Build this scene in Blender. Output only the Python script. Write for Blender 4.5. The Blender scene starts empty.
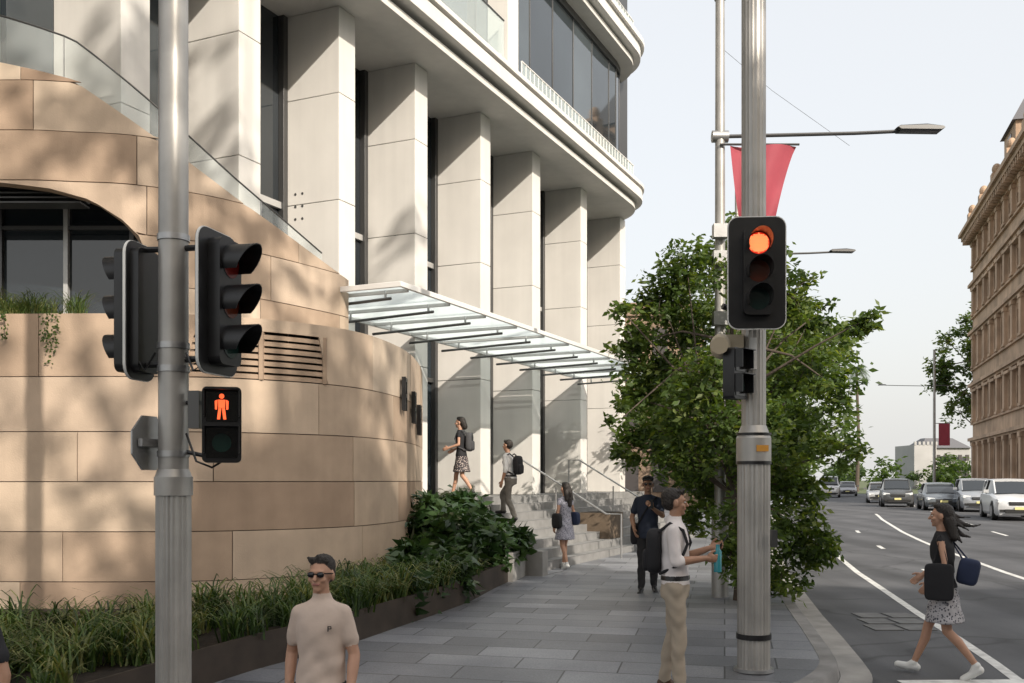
import bpy, bmesh, math, random
import numpy as np
from mathutils import Vector, Matrix
random.seed(7); np.random.seed(7)
rad=math.radians
SC=bpy.context.scene
COL=SC.collection
CAMZ=1.9
# ------------------------------------------------------------------ materials
MATS={}
def mat(name,col,rough=.6,metal=0,var=.0,vscale=4,bump=0,bscale=30,spec=.5,tone=None,trans=0,emis=0,streak=0):
    if name in MATS: return MATS[name]
    m=bpy.data.materials.new(name); m.use_nodes=True; nt=m.node_tree; N=nt.nodes; L=nt.links
    b=N['Principled BSDF']; b.inputs['Roughness'].default_value=rough; b.inputs['Metallic'].default_value=metal
    b.inputs['Specular IOR Level'].default_value=spec
    c=(col[0],col[1],col[2],1)
    b.inputs['Base Color'].default_value=c
    tc=N.new('ShaderNodeTexCoord')
    def noise(scale,detail=5,vec=None):
        n=N.new('ShaderNodeTexNoise'); n.inputs['Scale'].default_value=scale; n.inputs['Detail'].default_value=detail
        L.new(vec or tc.outputs['Object'],n.inputs['Vector']); return n
    cur=None
    if tone:
        at=N.new('ShaderNodeAttribute'); at.attribute_name='tone'
        cr=N.new('ShaderNodeValToRGB'); els=cr.color_ramp.elements
        els[0].color=(*tone[0],1); els[1].color=(*tone[-1],1)
        for i,t in enumerate(tone[1:-1]):
            e=els.new((i+1)/(len(tone)-1)); e.color=(*t,1)
        L.new(at.outputs['Fac'],cr.inputs['Fac']); cur=cr.outputs['Color']
    def mul(cur,n,f0,f1,t0,t1):
        mr=N.new('ShaderNodeMapRange'); mr.inputs['From Min'].default_value=f0; mr.inputs['From Max'].default_value=f1
        mr.inputs['To Min'].default_value=t0; mr.inputs['To Max'].default_value=t1
        L.new(n.outputs['Fac'],mr.inputs['Value'])
        mx=N.new('ShaderNodeMix'); mx.data_type='RGBA'; mx.blend_type='MULTIPLY'; mx.inputs['Factor'].default_value=1
        if cur: L.new(cur,mx.inputs['A'])
        else: mx.inputs['A'].default_value=c
        L.new(mr.outputs['Result'],mx.inputs['B']); return mx.outputs['Result']
    if var>0: cur=mul(cur,noise(vscale),.3,.7,1-var,1+var)
    if streak>0:
        mp=N.new('ShaderNodeMapping'); mp.inputs['Scale'].default_value=(3,3,.15); L.new(tc.outputs['Object'],mp.inputs['Vector'])
        cur=mul(cur,noise(1.5,6,mp.outputs['Vector']),.3,.75,1,1-streak)
    if cur: L.new(cur,b.inputs['Base Color'])
    if bump>0:
        n=noise(bscale,6); bp=N.new('ShaderNodeBump'); bp.inputs['Strength'].default_value=bump; bp.inputs['Distance'].default_value=.02
        L.new(n.outputs['Fac'],bp.inputs['Height']); L.new(bp.outputs['Normal'],b.inputs['Normal'])
    if emis>0:
        b.inputs['Emission Color'].default_value=c; b.inputs['Emission Strength'].default_value=emis
    if trans>0:
        t=N.new('ShaderNodeBsdfTranslucent'); ms=N.new('ShaderNodeMixShader'); ms.inputs[0].default_value=trans
        if cur:
            g=N.new('ShaderNodeMix'); g.data_type='RGBA'; g.blend_type='MULTIPLY'; g.inputs['Factor'].default_value=1
            L.new(cur,g.inputs['A']); g.inputs['B'].default_value=(1.8,1.65,.6,1); L.new(g.outputs['Result'],t.inputs['Color'])
        else: t.inputs['Color'].default_value=c
        L.new(b.outputs[0],ms.inputs[1]); L.new(t.outputs[0],ms.inputs[2]); L.new(ms.outputs[0],N['Material Output'].inputs[0])
    MATS[name]=m; return m
def glassmat(name,tint=(.9,.95,.95),fac=.25,rough=.02):
    if name in MATS: return MATS[name]
    m=bpy.data.materials.new(name); m.use_nodes=True; nt=m.node_tree; N=nt.nodes; L=nt.links; N.clear()
    o=N.new('ShaderNodeOutputMaterial'); ms=N.new('ShaderNodeMixShader'); t=N.new('ShaderNodeBsdfTransparent'); g=N.new('ShaderNodeBsdfPrincipled')
    t.inputs[0].default_value=(*tint,1); g.inputs['Base Color'].default_value=(.75,.8,.8,1); g.inputs['Roughness'].default_value=rough
    ms.inputs[0].default_value=fac
    if rough>.2:
        tl=N.new('ShaderNodeBsdfTranslucent'); tl.inputs[0].default_value=(.8,.85,.86,1); L.new(tl.outputs[0],ms.inputs[2])
    else: L.new(g.outputs[0],ms.inputs[2])
    L.new(t.outputs[0],ms.inputs[1]); L.new(ms.outputs[0],o.inputs[0])
    MATS[name]=m; return m

STONE=mat('sandstone',(.45,.34,.24),.8,tone=[(.33,.235,.17),(.48,.365,.27),(.53,.42,.32),(.40,.295,.215),(.61,.50,.39),(.46,.35,.265)],var=.12,vscale=2.2,bump=.15,bscale=60,streak=.12,spec=.3)
MORTAR=mat('mortar',(.12,.09,.07),.9)
WHITE=mat('pale_limestone',(.72,.70,.665),.65,var=.05,vscale=1.2,bump=.05,bscale=40,streak=.08,spec=.3)
WHITE2=mat('pale_panel',(.72,.71,.69),.5,var=.04,vscale=1)
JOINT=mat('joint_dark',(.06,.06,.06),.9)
DGLASS=mat('dark_glazing',(.025,.032,.038),.03,tone=[(.008,.012,.016),(.03,.04,.048),(.015,.02,.025),(.06,.075,.085)],var=.25,vscale=.5,spec=.9)
FRAME=mat('window_frame',(.10,.10,.10),.4,metal=.6)
LFRAME=mat('light_frame',(.5,.5,.49),.4,metal=.3)
CLEAR=glassmat('clear_glass')
CANOPYG=glassmat('canopy_glass',(.85,.9,.92),.6,.3)
STEEL=mat('galvanised_steel',(.42,.42,.42),.38,metal=.75,var=.12,vscale=6,bump=.03)
POLE=mat('pole_aluminium',(.45,.435,.41),.42,metal=.45,var=.16,vscale=3,streak=.3)
BLACK=mat('black_plastic',(.012,.012,.013),.35,var=.3,vscale=8)
CONC=mat('concrete',(.30,.29,.275),.85,var=.18,vscale=3,bump=.15,bscale=60,spec=.3)
KERBM=mat('kerb_stone',(.23,.225,.22),.85,var=.28,vscale=2.5,bump=.2,bscale=50,spec=.3)
CORTEN=mat('bronze_edging',(.055,.042,.033),.6,metal=.3,var=.25,vscale=4)
SOIL=mat('soil',(.03,.022,.016),1,var=.4,vscale=8,bump=.6)
WPAINT=mat('road_paint',(.62,.62,.60),.7,var=.25,vscale=9)
BARK=mat('bark',(.09,.07,.055),.9,var=.3,vscale=12,bump=.6,bscale=25)
# ------------------------------------------------------------------ mesh builder
class MB:
    def __init__(s): s.v=[];s.f=[];s.m=[];s.mats=[];s.M=Matrix.Identity(4);s.tone=[]; s.t=0.5
    def mi(s,m):
        if m not in s.mats: s.mats.append(m)
        return s.mats.index(m)
    def add(s,vs,fs,m):
        o=len(s.v); M=s.M
        s.v+=[tuple(M@Vector(v)) for v in vs]; k=s.mi(m)
        for f in fs: s.f.append(tuple(i+o for i in f)); s.m.append(k); s.tone.append(s.t)
    def box(s,c,d,m,R=None):
        x,y,z=d[0]/2,d[1]/2,d[2]/2
        vs=[Vector(p) for p in [(-x,-y,-z),(x,-y,-z),(x,y,-z),(-x,y,-z),(-x,-y,z),(x,-y,z),(x,y,z),(-x,y,z)]]
        if R is not None: vs=[R@p for p in vs]
        c=Vector(c)
        s.add([p+c for p in vs],[(0,3,2,1),(4,5,6,7),(0,1,5,4),(1,2,6,5),(2,3,7,6),(3,0,4,7)],m)
    def loft(s,rings,m,cap=True,closed=True):
        n=len(rings[0]); vs=[p for r in rings for p in r]; fs=[]
        for i in range(len(rings)-1):
            for j in range(n if closed else n-1):
                a=i*n+j; b=i*n+(j+1)%n; fs.append((a,b,b+n,a+n))
        if cap: fs.append(tuple(range(n))[::-1]); fs.append(tuple(range((len(rings)-1)*n,len(rings)*n)))
        s.add(vs,fs,m)
    def tube(s,pts,rs,m,n=10,cap=True,flute=0):
        pts=[Vector(p) for p in pts]
        if not hasattr(rs,'__len__'): rs=[rs]*len(pts)
        rings=[]; up=None
        for i,p in enumerate(pts):
            d=(pts[min(i+1,len(pts)-1)]-pts[max(i-1,0)]).normalized()
            if up is None:
                a=Vector((0,0,1)) if abs(d.z)<.9 else Vector((1,0,0)); up=(a-d*a.dot(d)).normalized()
            else: up=(up-d*up.dot(d)).normalized()
            w=d.cross(up)
            r=rs[i]; ring=[]
            for k in range(n):
                t=2*math.pi*k/n; rr=r*(1-flute*(k%2)); ring.append(p+(up*math.cos(t)+w*math.sin(t))*rr)
            rings.append(ring)
        s.loft(rings,m,cap)
    def ell(s,c,r,m,R=None,n=12,k=8):
        c=Vector(c); rings=[]
        for i in range(k+1):
            ph=math.pi*(i/k); ph=min(max(ph,.02),math.pi-.02); ring=[]
            for j in range(n):
                t=2*math.pi*j/n; p=Vector((r[0]*math.sin(ph)*math.cos(t),r[1]*math.sin(ph)*math.sin(t),-r[2]*math.cos(ph)))
                if R is not None: p=R@p
                ring.append(c+p)
            rings.append(ring)
        s.loft(rings,m,True)
    def poly(s,pts,z0,z1,m):
        n=len(pts); vs=[(p[0],p[1],z0) for p in pts]+[(p[0],p[1],z1) for p in pts]
        fs=[tuple(range(n))[::-1],tuple(range(n,2*n))]+[(i,(i+1)%n,(i+1)%n+n,i+n) for i in range(n)]
        s.add(vs,fs,m)
    def obj(s,name,parent=None,bevel=0,smooth=True,angle=35):
        me=bpy.data.meshes.new(name); me.from_pydata(s.v,[],s.f)
        for m in s.mats: me.materials.append(m)
        me.polygons.foreach_set('material_index',s.m)
        a=me.attributes.new('tone','FLOAT','FACE'); a.data.foreach_set('value',s.tone)
        bm=bmesh.new(); bm.from_mesh(me); bmesh.ops.recalc_face_normals(bm,faces=bm.faces); bm.to_mesh(me); bm.free()
        if smooth:
            me.polygons.foreach_set('use_smooth',[True]*len(me.polygons)); me.set_sharp_from_angle(angle=rad(angle))
        o=bpy.data.objects.new(name,me); COL.objects.link(o)
        if parent: o.parent=parent
        if bevel:
            b=o.modifiers.new('b','BEVEL'); b.width=bevel; b.segments=2; b.limit_method='ANGLE'; b.angle_limit=rad(50); b.harden_normals=False
        return o
def fastmesh(name,V,nper,mats,tone=None,parent=None):
    V=np.asarray(V,dtype=np.float32).reshape(-1,3); nv=len(V); nf=nv//nper
    me=bpy.data.meshes.new(name); me.vertices.add(nv); me.vertices.foreach_set('co',V.ravel())
    me.loops.add(nv); me.loops.foreach_set('vertex_index',np.arange(nv,dtype=np.int32))
    me.polygons.add(nf); me.polygons.foreach_set('loop_start',np.arange(0,nv,nper,dtype=np.int32)); me.polygons.foreach_set('loop_total',np.full(nf,nper,dtype=np.int32))
    for m in mats: me.materials.append(m)
    if tone is not None:
        a=me.attributes.new('tone','FLOAT','FACE'); a.data.foreach_set('value',np.asarray(tone,dtype=np.float32))
    me.update(calc_edges=True); me.validate()
    o=bpy.data.objects.new(name,me); COL.objects.link(o)
    if parent: o.parent=parent
    return o
def empty(name,loc=(0,0,0)):
    e=bpy.data.objects.new(name,None); e.location=loc; COL.objects.link(e); return e
# ------------------------------------------------------------------ terrain profile
GY=[-400,5,6.4,8,8.9,9.6,10.5,12,18,30,46,3000]; GZ=[-.30,-.28,-.2,-.08,.03,.07,.10,.13,.17,.22,.4,.4]
def gz(y): return float(np.interp(y,GY,GZ))
def rz(y): return gz(y)-.13
KY=[5.9,6.3,7.2,7.9,8.2,8.3,8.4,8.6,8.9,9.3,9.9,10.7,14,20,27,34,42,62,95,120]; KX=[-2.0,-1.85,-1.6,-1.0,-.4,0,1.2,1.9,2.45,2.9,3.22,3.4,4.0,5.2,6.8,8.6,10.9,17.2,29,38.5]
def K(y): return float(np.interp(y,KY,KX))
def ysamp(a,b):
    ys=[a]; y=a
    while y<b:
        y+=.35 if y<13 else (1 if y<50 else 4); ys.append(min(y,b))
    ys=sorted(set([round(v,3) for v in ys]+[k for k in KY if a<k<b]+[k for k in GY if a<k<b]))
    return ys
def strip(name,ya,yb,xl,xr,zf,m,thick=None):
    mb=MB(); ys=ysamp(ya,yb)
    vs=[];fs=[]
    for y in ys: vs+=[(xl(y),y,zf(y)),(xr(y),y,zf(y))]
    for i in range(len(ys)-1): fs.append((2*i,2*i+1,2*i+3,2*i+2))
    mb.add(vs,fs,m)
    return mb
def tex_ground(name,base,alt,scale,rough=.85,brick=None,rot=0,bump=.2,bscale=80,cracks=0,wear=None):
    m=bpy.data.materials.new(name); m.use_nodes=True; nt=m.node_tree; N=nt.nodes; L=nt.links; b=N['Principled BSDF']
    tc=N.new('ShaderNodeTexCoord'); n=N.new('ShaderNodeTexNoise'); n.inputs['Scale'].default_value=scale; n.inputs['Detail'].default_value=8; L.new(tc.outputs['Object'],n.inputs['Vector'])
    n2=N.new('ShaderNodeTexNoise'); n2.inputs['Scale'].default_value=bscale; n2.inputs['Detail'].default_value=4; L.new(tc.outputs['Object'],n2.inputs['Vector'])
    cr=N.new('ShaderNodeValToRGB'); cr.color_ramp.elements[0].position=.3; cr.color_ramp.elements[1].position=.7
    cr.color_ramp.elements[0].color=(*base,1); cr.color_ramp.elements[1].color=(*alt,1); L.new(n.outputs['Fac'],cr.inputs['Fac'])
    sp=N.new('ShaderNodeMapRange'); sp.inputs['From Min'].default_value=.3; sp.inputs['From Max'].default_value=.7; sp.inputs['To Min'].default_value=.8; sp.inputs['To Max'].default_value=1.2; L.new(n2.outputs['Fac'],sp.inputs['Value'])
    def mulc(A,B):
        mx=N.new('ShaderNodeMix'); mx.data_type='RGBA'; mx.blend_type='MULTIPLY'; mx.inputs['Factor'].default_value=1
        L.new(A,mx.inputs['A']); L.new(B,mx.inputs['B']); return mx.outputs['Result']
    cur=mulc(cr.outputs['Color'],sp.outputs['Result'])
    h=n2.outputs['Fac']
    if brick:
        mp=N.new('ShaderNodeMapping'); mp.inputs['Rotation'].default_value=(0,0,rot); L.new(tc.outputs['Object'],mp.inputs['Vector'])
        bt=N.new('ShaderNodeTexBrick'); bt.inputs['Scale'].default_value=1; bt.inputs['Brick Width'].default_value=brick[0]; bt.inputs['Row Height'].default_value=brick[1]
        bt.inputs['Mortar Size'].default_value=.009; bt.inputs['Mortar Smooth'].default_value=.2; bt.inputs['Color1'].default_value=(.62,.62,.62,1); bt.inputs['Color2'].default_value=(1.18,1.18,1.18,1); bt.inputs['Mortar'].default_value=(.3,.3,.3,1)
        L.new(mp.outputs['Vector'],bt.inputs['Vector'])
        cur=mulc(cur,bt.outputs['Color'])
        bp0=N.new('ShaderNodeBump'); bp0.inputs['Strength'].default_value=.5; bp0.inputs['Distance'].default_value=.005; bp0.invert=True; L.new(bt.outputs['Fac'],bp0.inputs['Height'])
        v=N.new('ShaderNodeTexVoronoi'); v.inputs['Scale'].default_value=1.7; L.new(tc.outputs['Object'],v.inputs['Vector'])
        mr=N.new('ShaderNodeMapRange'); mr.inputs['From Min'].default_value=.02; mr.inputs['From Max'].default_value=.045; mr.inputs['To Min'].default_value=.6; L.new(v.outputs['Distance'],mr.inputs['Value']); cur=mulc(cur,mr.outputs['Result'])
    if cracks:
        v=N.new('ShaderNodeTexVoronoi'); v.feature='DISTANCE_TO_EDGE'; v.inputs['Scale'].default_value=cracks
        nn=N.new('ShaderNodeTexNoise'); nn.inputs['Scale'].default_value=1.2; L.new(tc.outputs['Object'],nn.inputs['Vector'])
        ad=N.new('ShaderNodeMix'); ad.data_type='RGBA'; ad.inputs['Factor'].default_value=.35; L.new(tc.outputs['Object'],ad.inputs['A']); L.new(nn.outputs['Color'],ad.inputs['B']); L.new(ad.outputs['Result'],v.inputs['Vector'])
        mr=N.new('ShaderNodeMapRange'); mr.inputs['From Max'].default_value=.012; mr.inputs['To Min'].default_value=.55; L.new(v.outputs['Distance'],mr.inputs['Value'])
        cur=mulc(cur,mr.outputs['Result'])
        mp=N.new('ShaderNodeMapping'); mp.inputs['Rotation'].default_value=(0,0,rad(12)); mp.inputs['Scale'].default_value=(1.1,.06,1); L.new(tc.outputs['Object'],mp.inputs['Vector'])
        ns=N.new('ShaderNodeTexNoise'); ns.inputs['Scale'].default_value=1; ns.inputs['Detail'].default_value=4; L.new(mp.outputs['Vector'],ns.inputs['Vector'])
        mr=N.new('ShaderNodeMapRange'); mr.inputs['From Min'].default_value=.35; mr.inputs['From Max'].default_value=.65; mr.inputs['To Min'].default_value=.68; mr.inputs['To Max'].default_value=1.28; L.new(ns.outputs['Fac'],mr.inputs['Value']); cur=mulc(cur,mr.outputs['Result'])
    L.new(cur,b.inputs['Base Color']); b.inputs['Roughness'].default_value=rough
    bp=N.new('ShaderNodeBump'); bp.inputs['Strength'].default_value=bump; bp.inputs['Distance'].default_value=.01; L.new(h,bp.inputs['Height'])
    if brick: L.new(bp0.outputs['Normal'],bp.inputs['Normal'])
    L.new(bp.outputs['Normal'],b.inputs['Normal'])
    return m
ASPH=tex_ground('asphalt',(.052,.053,.058),(.09,.092,.098),.6,.75,cracks=.35,bscale=120)
PAVE=tex_ground('bluestone_paving',(.155,.163,.185),(.25,.258,.28),.9,.45,brick=(1.0,.5),rot=rad(12),bscale=60,bump=.1)
GRASSG=tex_ground('grass_ground',(.06,.09,.03),(.10,.11,.05),.5,.95,bscale=20)
mb=MB(); ys=[-400,-50,-20,0]+ysamp(2,46)[0:]+[60,80,120,200,400,1000,3000]
vs=[];fs=[]
for y in ys: vs+=[(-2500,y,rz(y)-.02),(2500,y,rz(y)-.02)]
for i in range(len(ys)-1): fs.append((2*i,2*i+1,2*i+3,2*i+2))
mb.add(vs,fs,GRASSG); mb.obj('ground',smooth=False)
RW=10.5
strip('road',-60,5.9,lambda y:-60,lambda y:60,lambda y:rz(y),ASPH).obj('cross_road',smooth=False)
strip('road',5.9,118,lambda y:K(y)-.02,lambda y:(max(K(y),3.4)+RW+6) if y>20 else 60-max(0,y-8.3)*3.4,lambda y:rz(y)-.0,ASPH).obj('road',smooth=False)
FP=strip('footpath',5.9,118,lambda y:-40 if y<40 else K(y)-14,lambda y:K(y)-.15,gz,PAVE)
FP.obj('footpath',smooth=False)
def sweep(path,prof,m,name,zf):
    mb=MB(); rings=[]
    for i,p in enumerate(path):
        a=Vector(path[max(i-1,0)]); b=Vector(path[min(i+1,len(path)-1)]); d=(b-a).normalized(); n=Vector((d.y,-d.x))
        rings.append([(p[0]+n.x*u,p[1]+n.y*u,zf(p[1])+w) for u,w in prof])
    mb.loft(rings,m); return mb
def catmull(P,n=8):
    P=[Vector(p) for p in P]; Q=[P[0]*2-P[1]]+P+[P[-1]*2-P[-2]]; out=[]
    for i in range(1,len(Q)-2):
        for k in range(n):
            t=k/n; out.append(.5*((2*Q[i])+(Q[i+1]-Q[i-1])*t+(2*Q[i-1]-5*Q[i]+4*Q[i+1]-Q[i+2])*t*t+(3*Q[i]-Q[i-1]-3*Q[i+1]+Q[i+2])*t**3))
    out.append(P[-1]); return out
kp=[(-40,5.9),(-20,5.9),(-6,5.9),(-3,5.9)]
kp+= [tuple(p) for p in catmull([(-2.2,5.93),(-1.85,6.3),(-1.6,7.2),(-1.0,7.9),(-.4,8.2),(0.1,8.33),(1.2,8.42),(1.9,8.6),(2.45,8.9),(2.9,9.3),(3.22,9.9),(3.4,10.7)],5)]
kp+=[(K(y),y) for y in ysamp(11.2,118)]
sweep(kp,[(-.17,.006),(-.02,.006),(.0,-.015),(.03,-.15),(-.17,-.15)],KERBM,'kerb',gz).obj('kerb')
sweep(kp,[(.03,-.122),(.33,-.124),(.33,-.15),(.03,-.15)],CONC,'gutter',gz).obj('gutter')
def KR(y): return max(K(y),3.4)+RW+ (4 if y<42 else np.interp(y,[42,60],[4,0]))
strip('footpath',22,118,lambda y:KR(y),lambda y:KR(y)+9,lambda y:gz(y)-.0,PAVE).obj('footpath',smooth=False)
sweep([(KR(y),y) for y in ysamp(22,118)],[(-.15,.004),(.02,.004),(.02,-.15),(-.15,-.15)],KERBM,'kerb',gz).obj('kerb')
mk=MB()
def line(off,ya,yb,w=.12):
    ys=ysamp(ya,yb); vs=[];fs=[]
    for y in ys: x=max(K(y),3.3)+off if y>10.7 else 3.4+off-(10.7-y)*.19; vs+=[(x,y,rz(y)+.004),(x+w,y,rz(y)+.004)]
    for i in range(len(ys)-1): fs.append((2*i,2*i+1,2*i+3,2*i+2))
    mk.add(vs,fs,WPAINT)
line(1.65,9.7,29,.12)
line(4.6,11.5,48,.13)
y=20
while y<90: line(7.7,y,y+2.2,.12); y+=6
for y in (19.5,26.5,33.5): line(3.1,y,y+1.2,.12)
mk.add([(3.75,9.55,rz(9.6)+.006),(7.2,9.65,rz(9.6)+.006),(7.2,9.85,rz(9.8)+.006),(3.75,9.75,rz(9.7)+.006)],[(0,1,2,3)],WPAINT)
mk.obj('lane_markings',smooth=False)
sc=MB(); PATCH=mat('service_cover',(.13,.13,.13),.7,var=.25,vscale=5)
for i in range(2):
    for j in range(3):
        cy=12.8+j*.55; cx=4.75+i*.42+j*.11; sc.box((cx,cy,rz(cy)+.006),(.36,.46,.012),PATCH)
sc.obj('service_cover')
gr=MB()
gr.box((3.55,9.35,rz(9.35)+.0),(.75,.42,.02),BLACK)
for i in range(12): gr.box((3.23+i*.058,9.35,rz(9.35)+.014),(.03,.4,.02),STEEL)
gr.obj('drain_grate')
# ------------------------------------------------------------------ stone walls
def resample(P,step=.12):
    C=catmull(P,14); S=[0]
    for a,b in zip(C,C[1:]): S.append(S[-1]+(b-a).length)
    n=int(S[-1]/step); ss=np.linspace(0,S[-1],n+1)
    X=np.interp(ss,S,[c.x for c in C]); Y=np.interp(ss,S,[c.y for c in C])
    return ss,X,Y
class Path:
    def __init__(s,P):
        s.s,s.X,s.Y=resample(P,.1); dx=np.gradient(s.X,s.s); dy=np.gradient(s.Y,s.s); l=np.hypot(dx,dy); s.nx=dy/l; s.ny=-dx/l; s.L=s.s[-1]
    def at(s,t,off=0):
        x=np.interp(t,s.s,s.X); y=np.interp(t,s.s,s.Y); nx=np.interp(t,s.s,s.nx); ny=np.interp(t,s.s,s.ny)
        return float(x+nx*off),float(y+ny*off)
    def s_of_x(s,x): return float(s.s[np.argmin(np.abs(s.X-x))])
def stonewall(name,path,zs,top,bot,blk,gap=.011,cap=.35,skip=None,parent=None):
    mb=MB()
    for k in range(len(zs)-1):
        a=-(k%2)*blk*.5-random.uniform(0,.3)
        while a<path.L:
            L=blk*random.choice([.8,1,1,1.15]); b=min(a+L,path.L); a0=max(a,0); pr_=random.uniform(-.003,.003)
            if b-a0>.05:
                n=max(2,int((b-a0)/.14)+1); ts=np.linspace(a0+gap/2,b-gap/2,n)
                lo=[];hi=[]
                for t in ts:
                    l=max(zs[k]+gap/2,bot(t)); h=min(zs[k+1]-gap/2,top(t)); 
                    if skip: l,h=skip(t,l,h)
                    lo.append(l);hi.append(h)
                mb.t=random.random()
                for i in range(n-1):
                    l0,l1,h0,h1=lo[i],lo[i+1],hi[i],hi[i+1]
                    if h0-l0<.01 and h1-l1<.01: continue
                    h0=max(h0,l0); h1=max(h1,l1)
                    p=path.at(ts[i],pr_);q=path.at(ts[i+1],pr_);pb=path.at(ts[i],-.03);qb=path.at(ts[i+1],-.03)
                    vs=[(*p,l0),(*q,l1),(*q,h1),(*p,h0),(*pb,l0),(*qb,l1),(*qb,h1),(*pb,h0)]
                    fs=[(0,1,2,3),(3,2,6,7),(0,4,5,1)]
                    if i==0: fs.append((0,3,7,4))
                    if i==n-2: fs.append((1,5,6,2))
                    mb.add(vs,fs,STONE)
            a+=L
    ts=np.linspace(0,path.L,int(path.L/.15)); mb.t=.5
    for t,u in zip(ts,ts[1:]):
        l0,h0,l1,h1=max(zs[0],bot(t)),top(t)-.012,max(zs[0],bot(u)),top(u)-.012
        p,q,pb,qb=path.at(t,-.02),path.at(u,-.02),path.at(t,-cap),path.at(u,-cap)
        if skip and skip(t,3.3,3.3)[0]!=3.3:
            mb.add([(*p,l0),(*q,l1),(*q,3.14),(*p,3.14)],[(0,1,2,3)],MORTAR)
        else: mb.add([(*p,l0),(*q,l1),(*q,h1),(*p,h0)],[(0,1,2,3)],MORTAR)
        mb.t=.6
        mb.add([(*p,h0+.006),(*q,h1+.006),(*qb,h1+.006),(*pb,h0+.006),(*pb,l0),(*qb,l1),(*p,l0),(*q,l1)],[(0,1,2,3),(3,2,5,4),(4,5,7,6)],STONE)
    return mb
PL=Path([(-15,12.7),(-9,12.15),(-6.14,12.0),(-4.28,12.0),(-3.22,12.3),(-2.17,13.3),(-1.69,15.0),(-1.6,17),(-1.72,19.2),(-1.9,20.3)])
la,lb=PL.s_of_x(-3.95),PL.s_of_x(-2.42)
def lskip(t,l,h):
    if la<t<lb and h>3.2: return 3.74,h
    return l,h
w=stonewall('x',PL,[-.3,.06,.68,1.28,1.88,2.48,3.14,3.9],lambda t:3.9,lambda t:-.3,2.0,cap=.45,skip=lskip)
ts=np.linspace(la,lb,14)
for k in range(7):
    z=3.15+k*.083
    for t,u in zip(ts,ts[1:]):
        p,q=PL.at(t,-.01),PL.at(u,-.01); pb,qb=PL.at(t,-.10),PL.at(u,-.10)
        w.t=.6
        w.add([(*p,z),(*q,z),(*q,z+.052),(*p,z+.052),(*pb,z+.025),(*qb,z+.025),(*qb,z+.075),(*pb,z+.075)],[(0,1,2,3),(3,2,6,7),(0,4,5,1),(4,7,6,5)],STONE)
for t in (la,(la+lb)/2,lb): 
    p=PL.at(t,-.02); w.box((p[0],p[1],3.44),(.05,.1,.6),STONE)
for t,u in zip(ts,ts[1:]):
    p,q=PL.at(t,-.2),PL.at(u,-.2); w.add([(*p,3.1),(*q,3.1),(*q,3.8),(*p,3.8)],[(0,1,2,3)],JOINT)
w.obj('curved_sandstone_wall',smooth=True,angle=25)
PU=Path([(-15,13.3),(-9.5,12.6),(-6.45,12.4),(-5.5,12.46),(-4.63,12.65),(-3.67,13.4),(-2.62,15.0),(-2.55,15.5),(-2.8,15.85)])
tx=[-15,-6.45,-5.5,-4.63,-3.67,-2.62,-2.5]; tz=[7.15,7.1,6.9,6.32,5.66,5.02,4.95]
bxs=[-15,-6.45,-5.73,-5.26,-4.88,-4.63,-4.55,-4.5]; bzs=[5.6,5.6,5.52,5.4,5.16,4.9,4.5,3.7]
def utop(t): return float(np.interp(PU.at(t)[0],tx,tz)) if t<PU.L-.6 else 5.0
def ubot(t):
    return float(np.interp(PU.at(t)[0],bxs,bzs)) if t<PU.L-.6 else 3.7
w=stonewall('x',PU,[3.7,4.38,5.0,5.62,6.24,6.86,7.5],utop,ubot,2.0,cap=.2)
w.obj('curved_sandstone_parapet',smooth=True,angle=25)
tb=MB(); pts=[PL.at(t,-.2) for t in np.linspace(0,PL.L,60)]+[(-2.2,21.5),(-15,21)]
tb.poly(pts,3.6,3.83,CONC)
for i in range(7):
    tb.t=random.random()
    x0=-10.6+i*.9; tb.box((x0+.45,13.75,4.75),(.86,.04,1.9),DGLASS); tb.box((x0,13.72,4.75),(.06,.12,1.9),LFRAME if i%2 else FRAME)
tb.box((-7.5,13.72,5.35),(6.4,.1,.05),FRAME); tb.box((-8.4,13.25,5.75),(6.0,1.0,.1),JOINT)
for k in range(4): tb.box((-8.3,12.88,5.44+.06*k),(5.6,.3,.02),FRAME)
tb.obj('podium_terrace')
gb=MB(); te=PU.s_of_x(-2.75)
def bh(t): return float(np.interp(PU.at(t)[0],[-7,-4.6,-2.7],[.66,.45,.16]))
ts=np.linspace(0,te,90)
for i,(t,u) in enumerate(zip(ts,ts[1:])):
    p,q=PU.at(t,-.1),PU.at(u,-.1); gb.add([(*p,utop(t)),(*q,utop(u)),(*q,utop(u)+bh(u)),(*p,utop(t)+bh(t))],[(0,1,2,3)],CLEAR)
    if i%9==0: gb.box((p[0],p[1],utop(t)+bh(t)/2),(.008,.012,bh(t)),STEEL)
gb.tube([(*PU.at(t,-.1),utop(t)+bh(t)+.01) for t in ts],.012,FRAME,8)
gb.obj('glass_balustrade')
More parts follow.
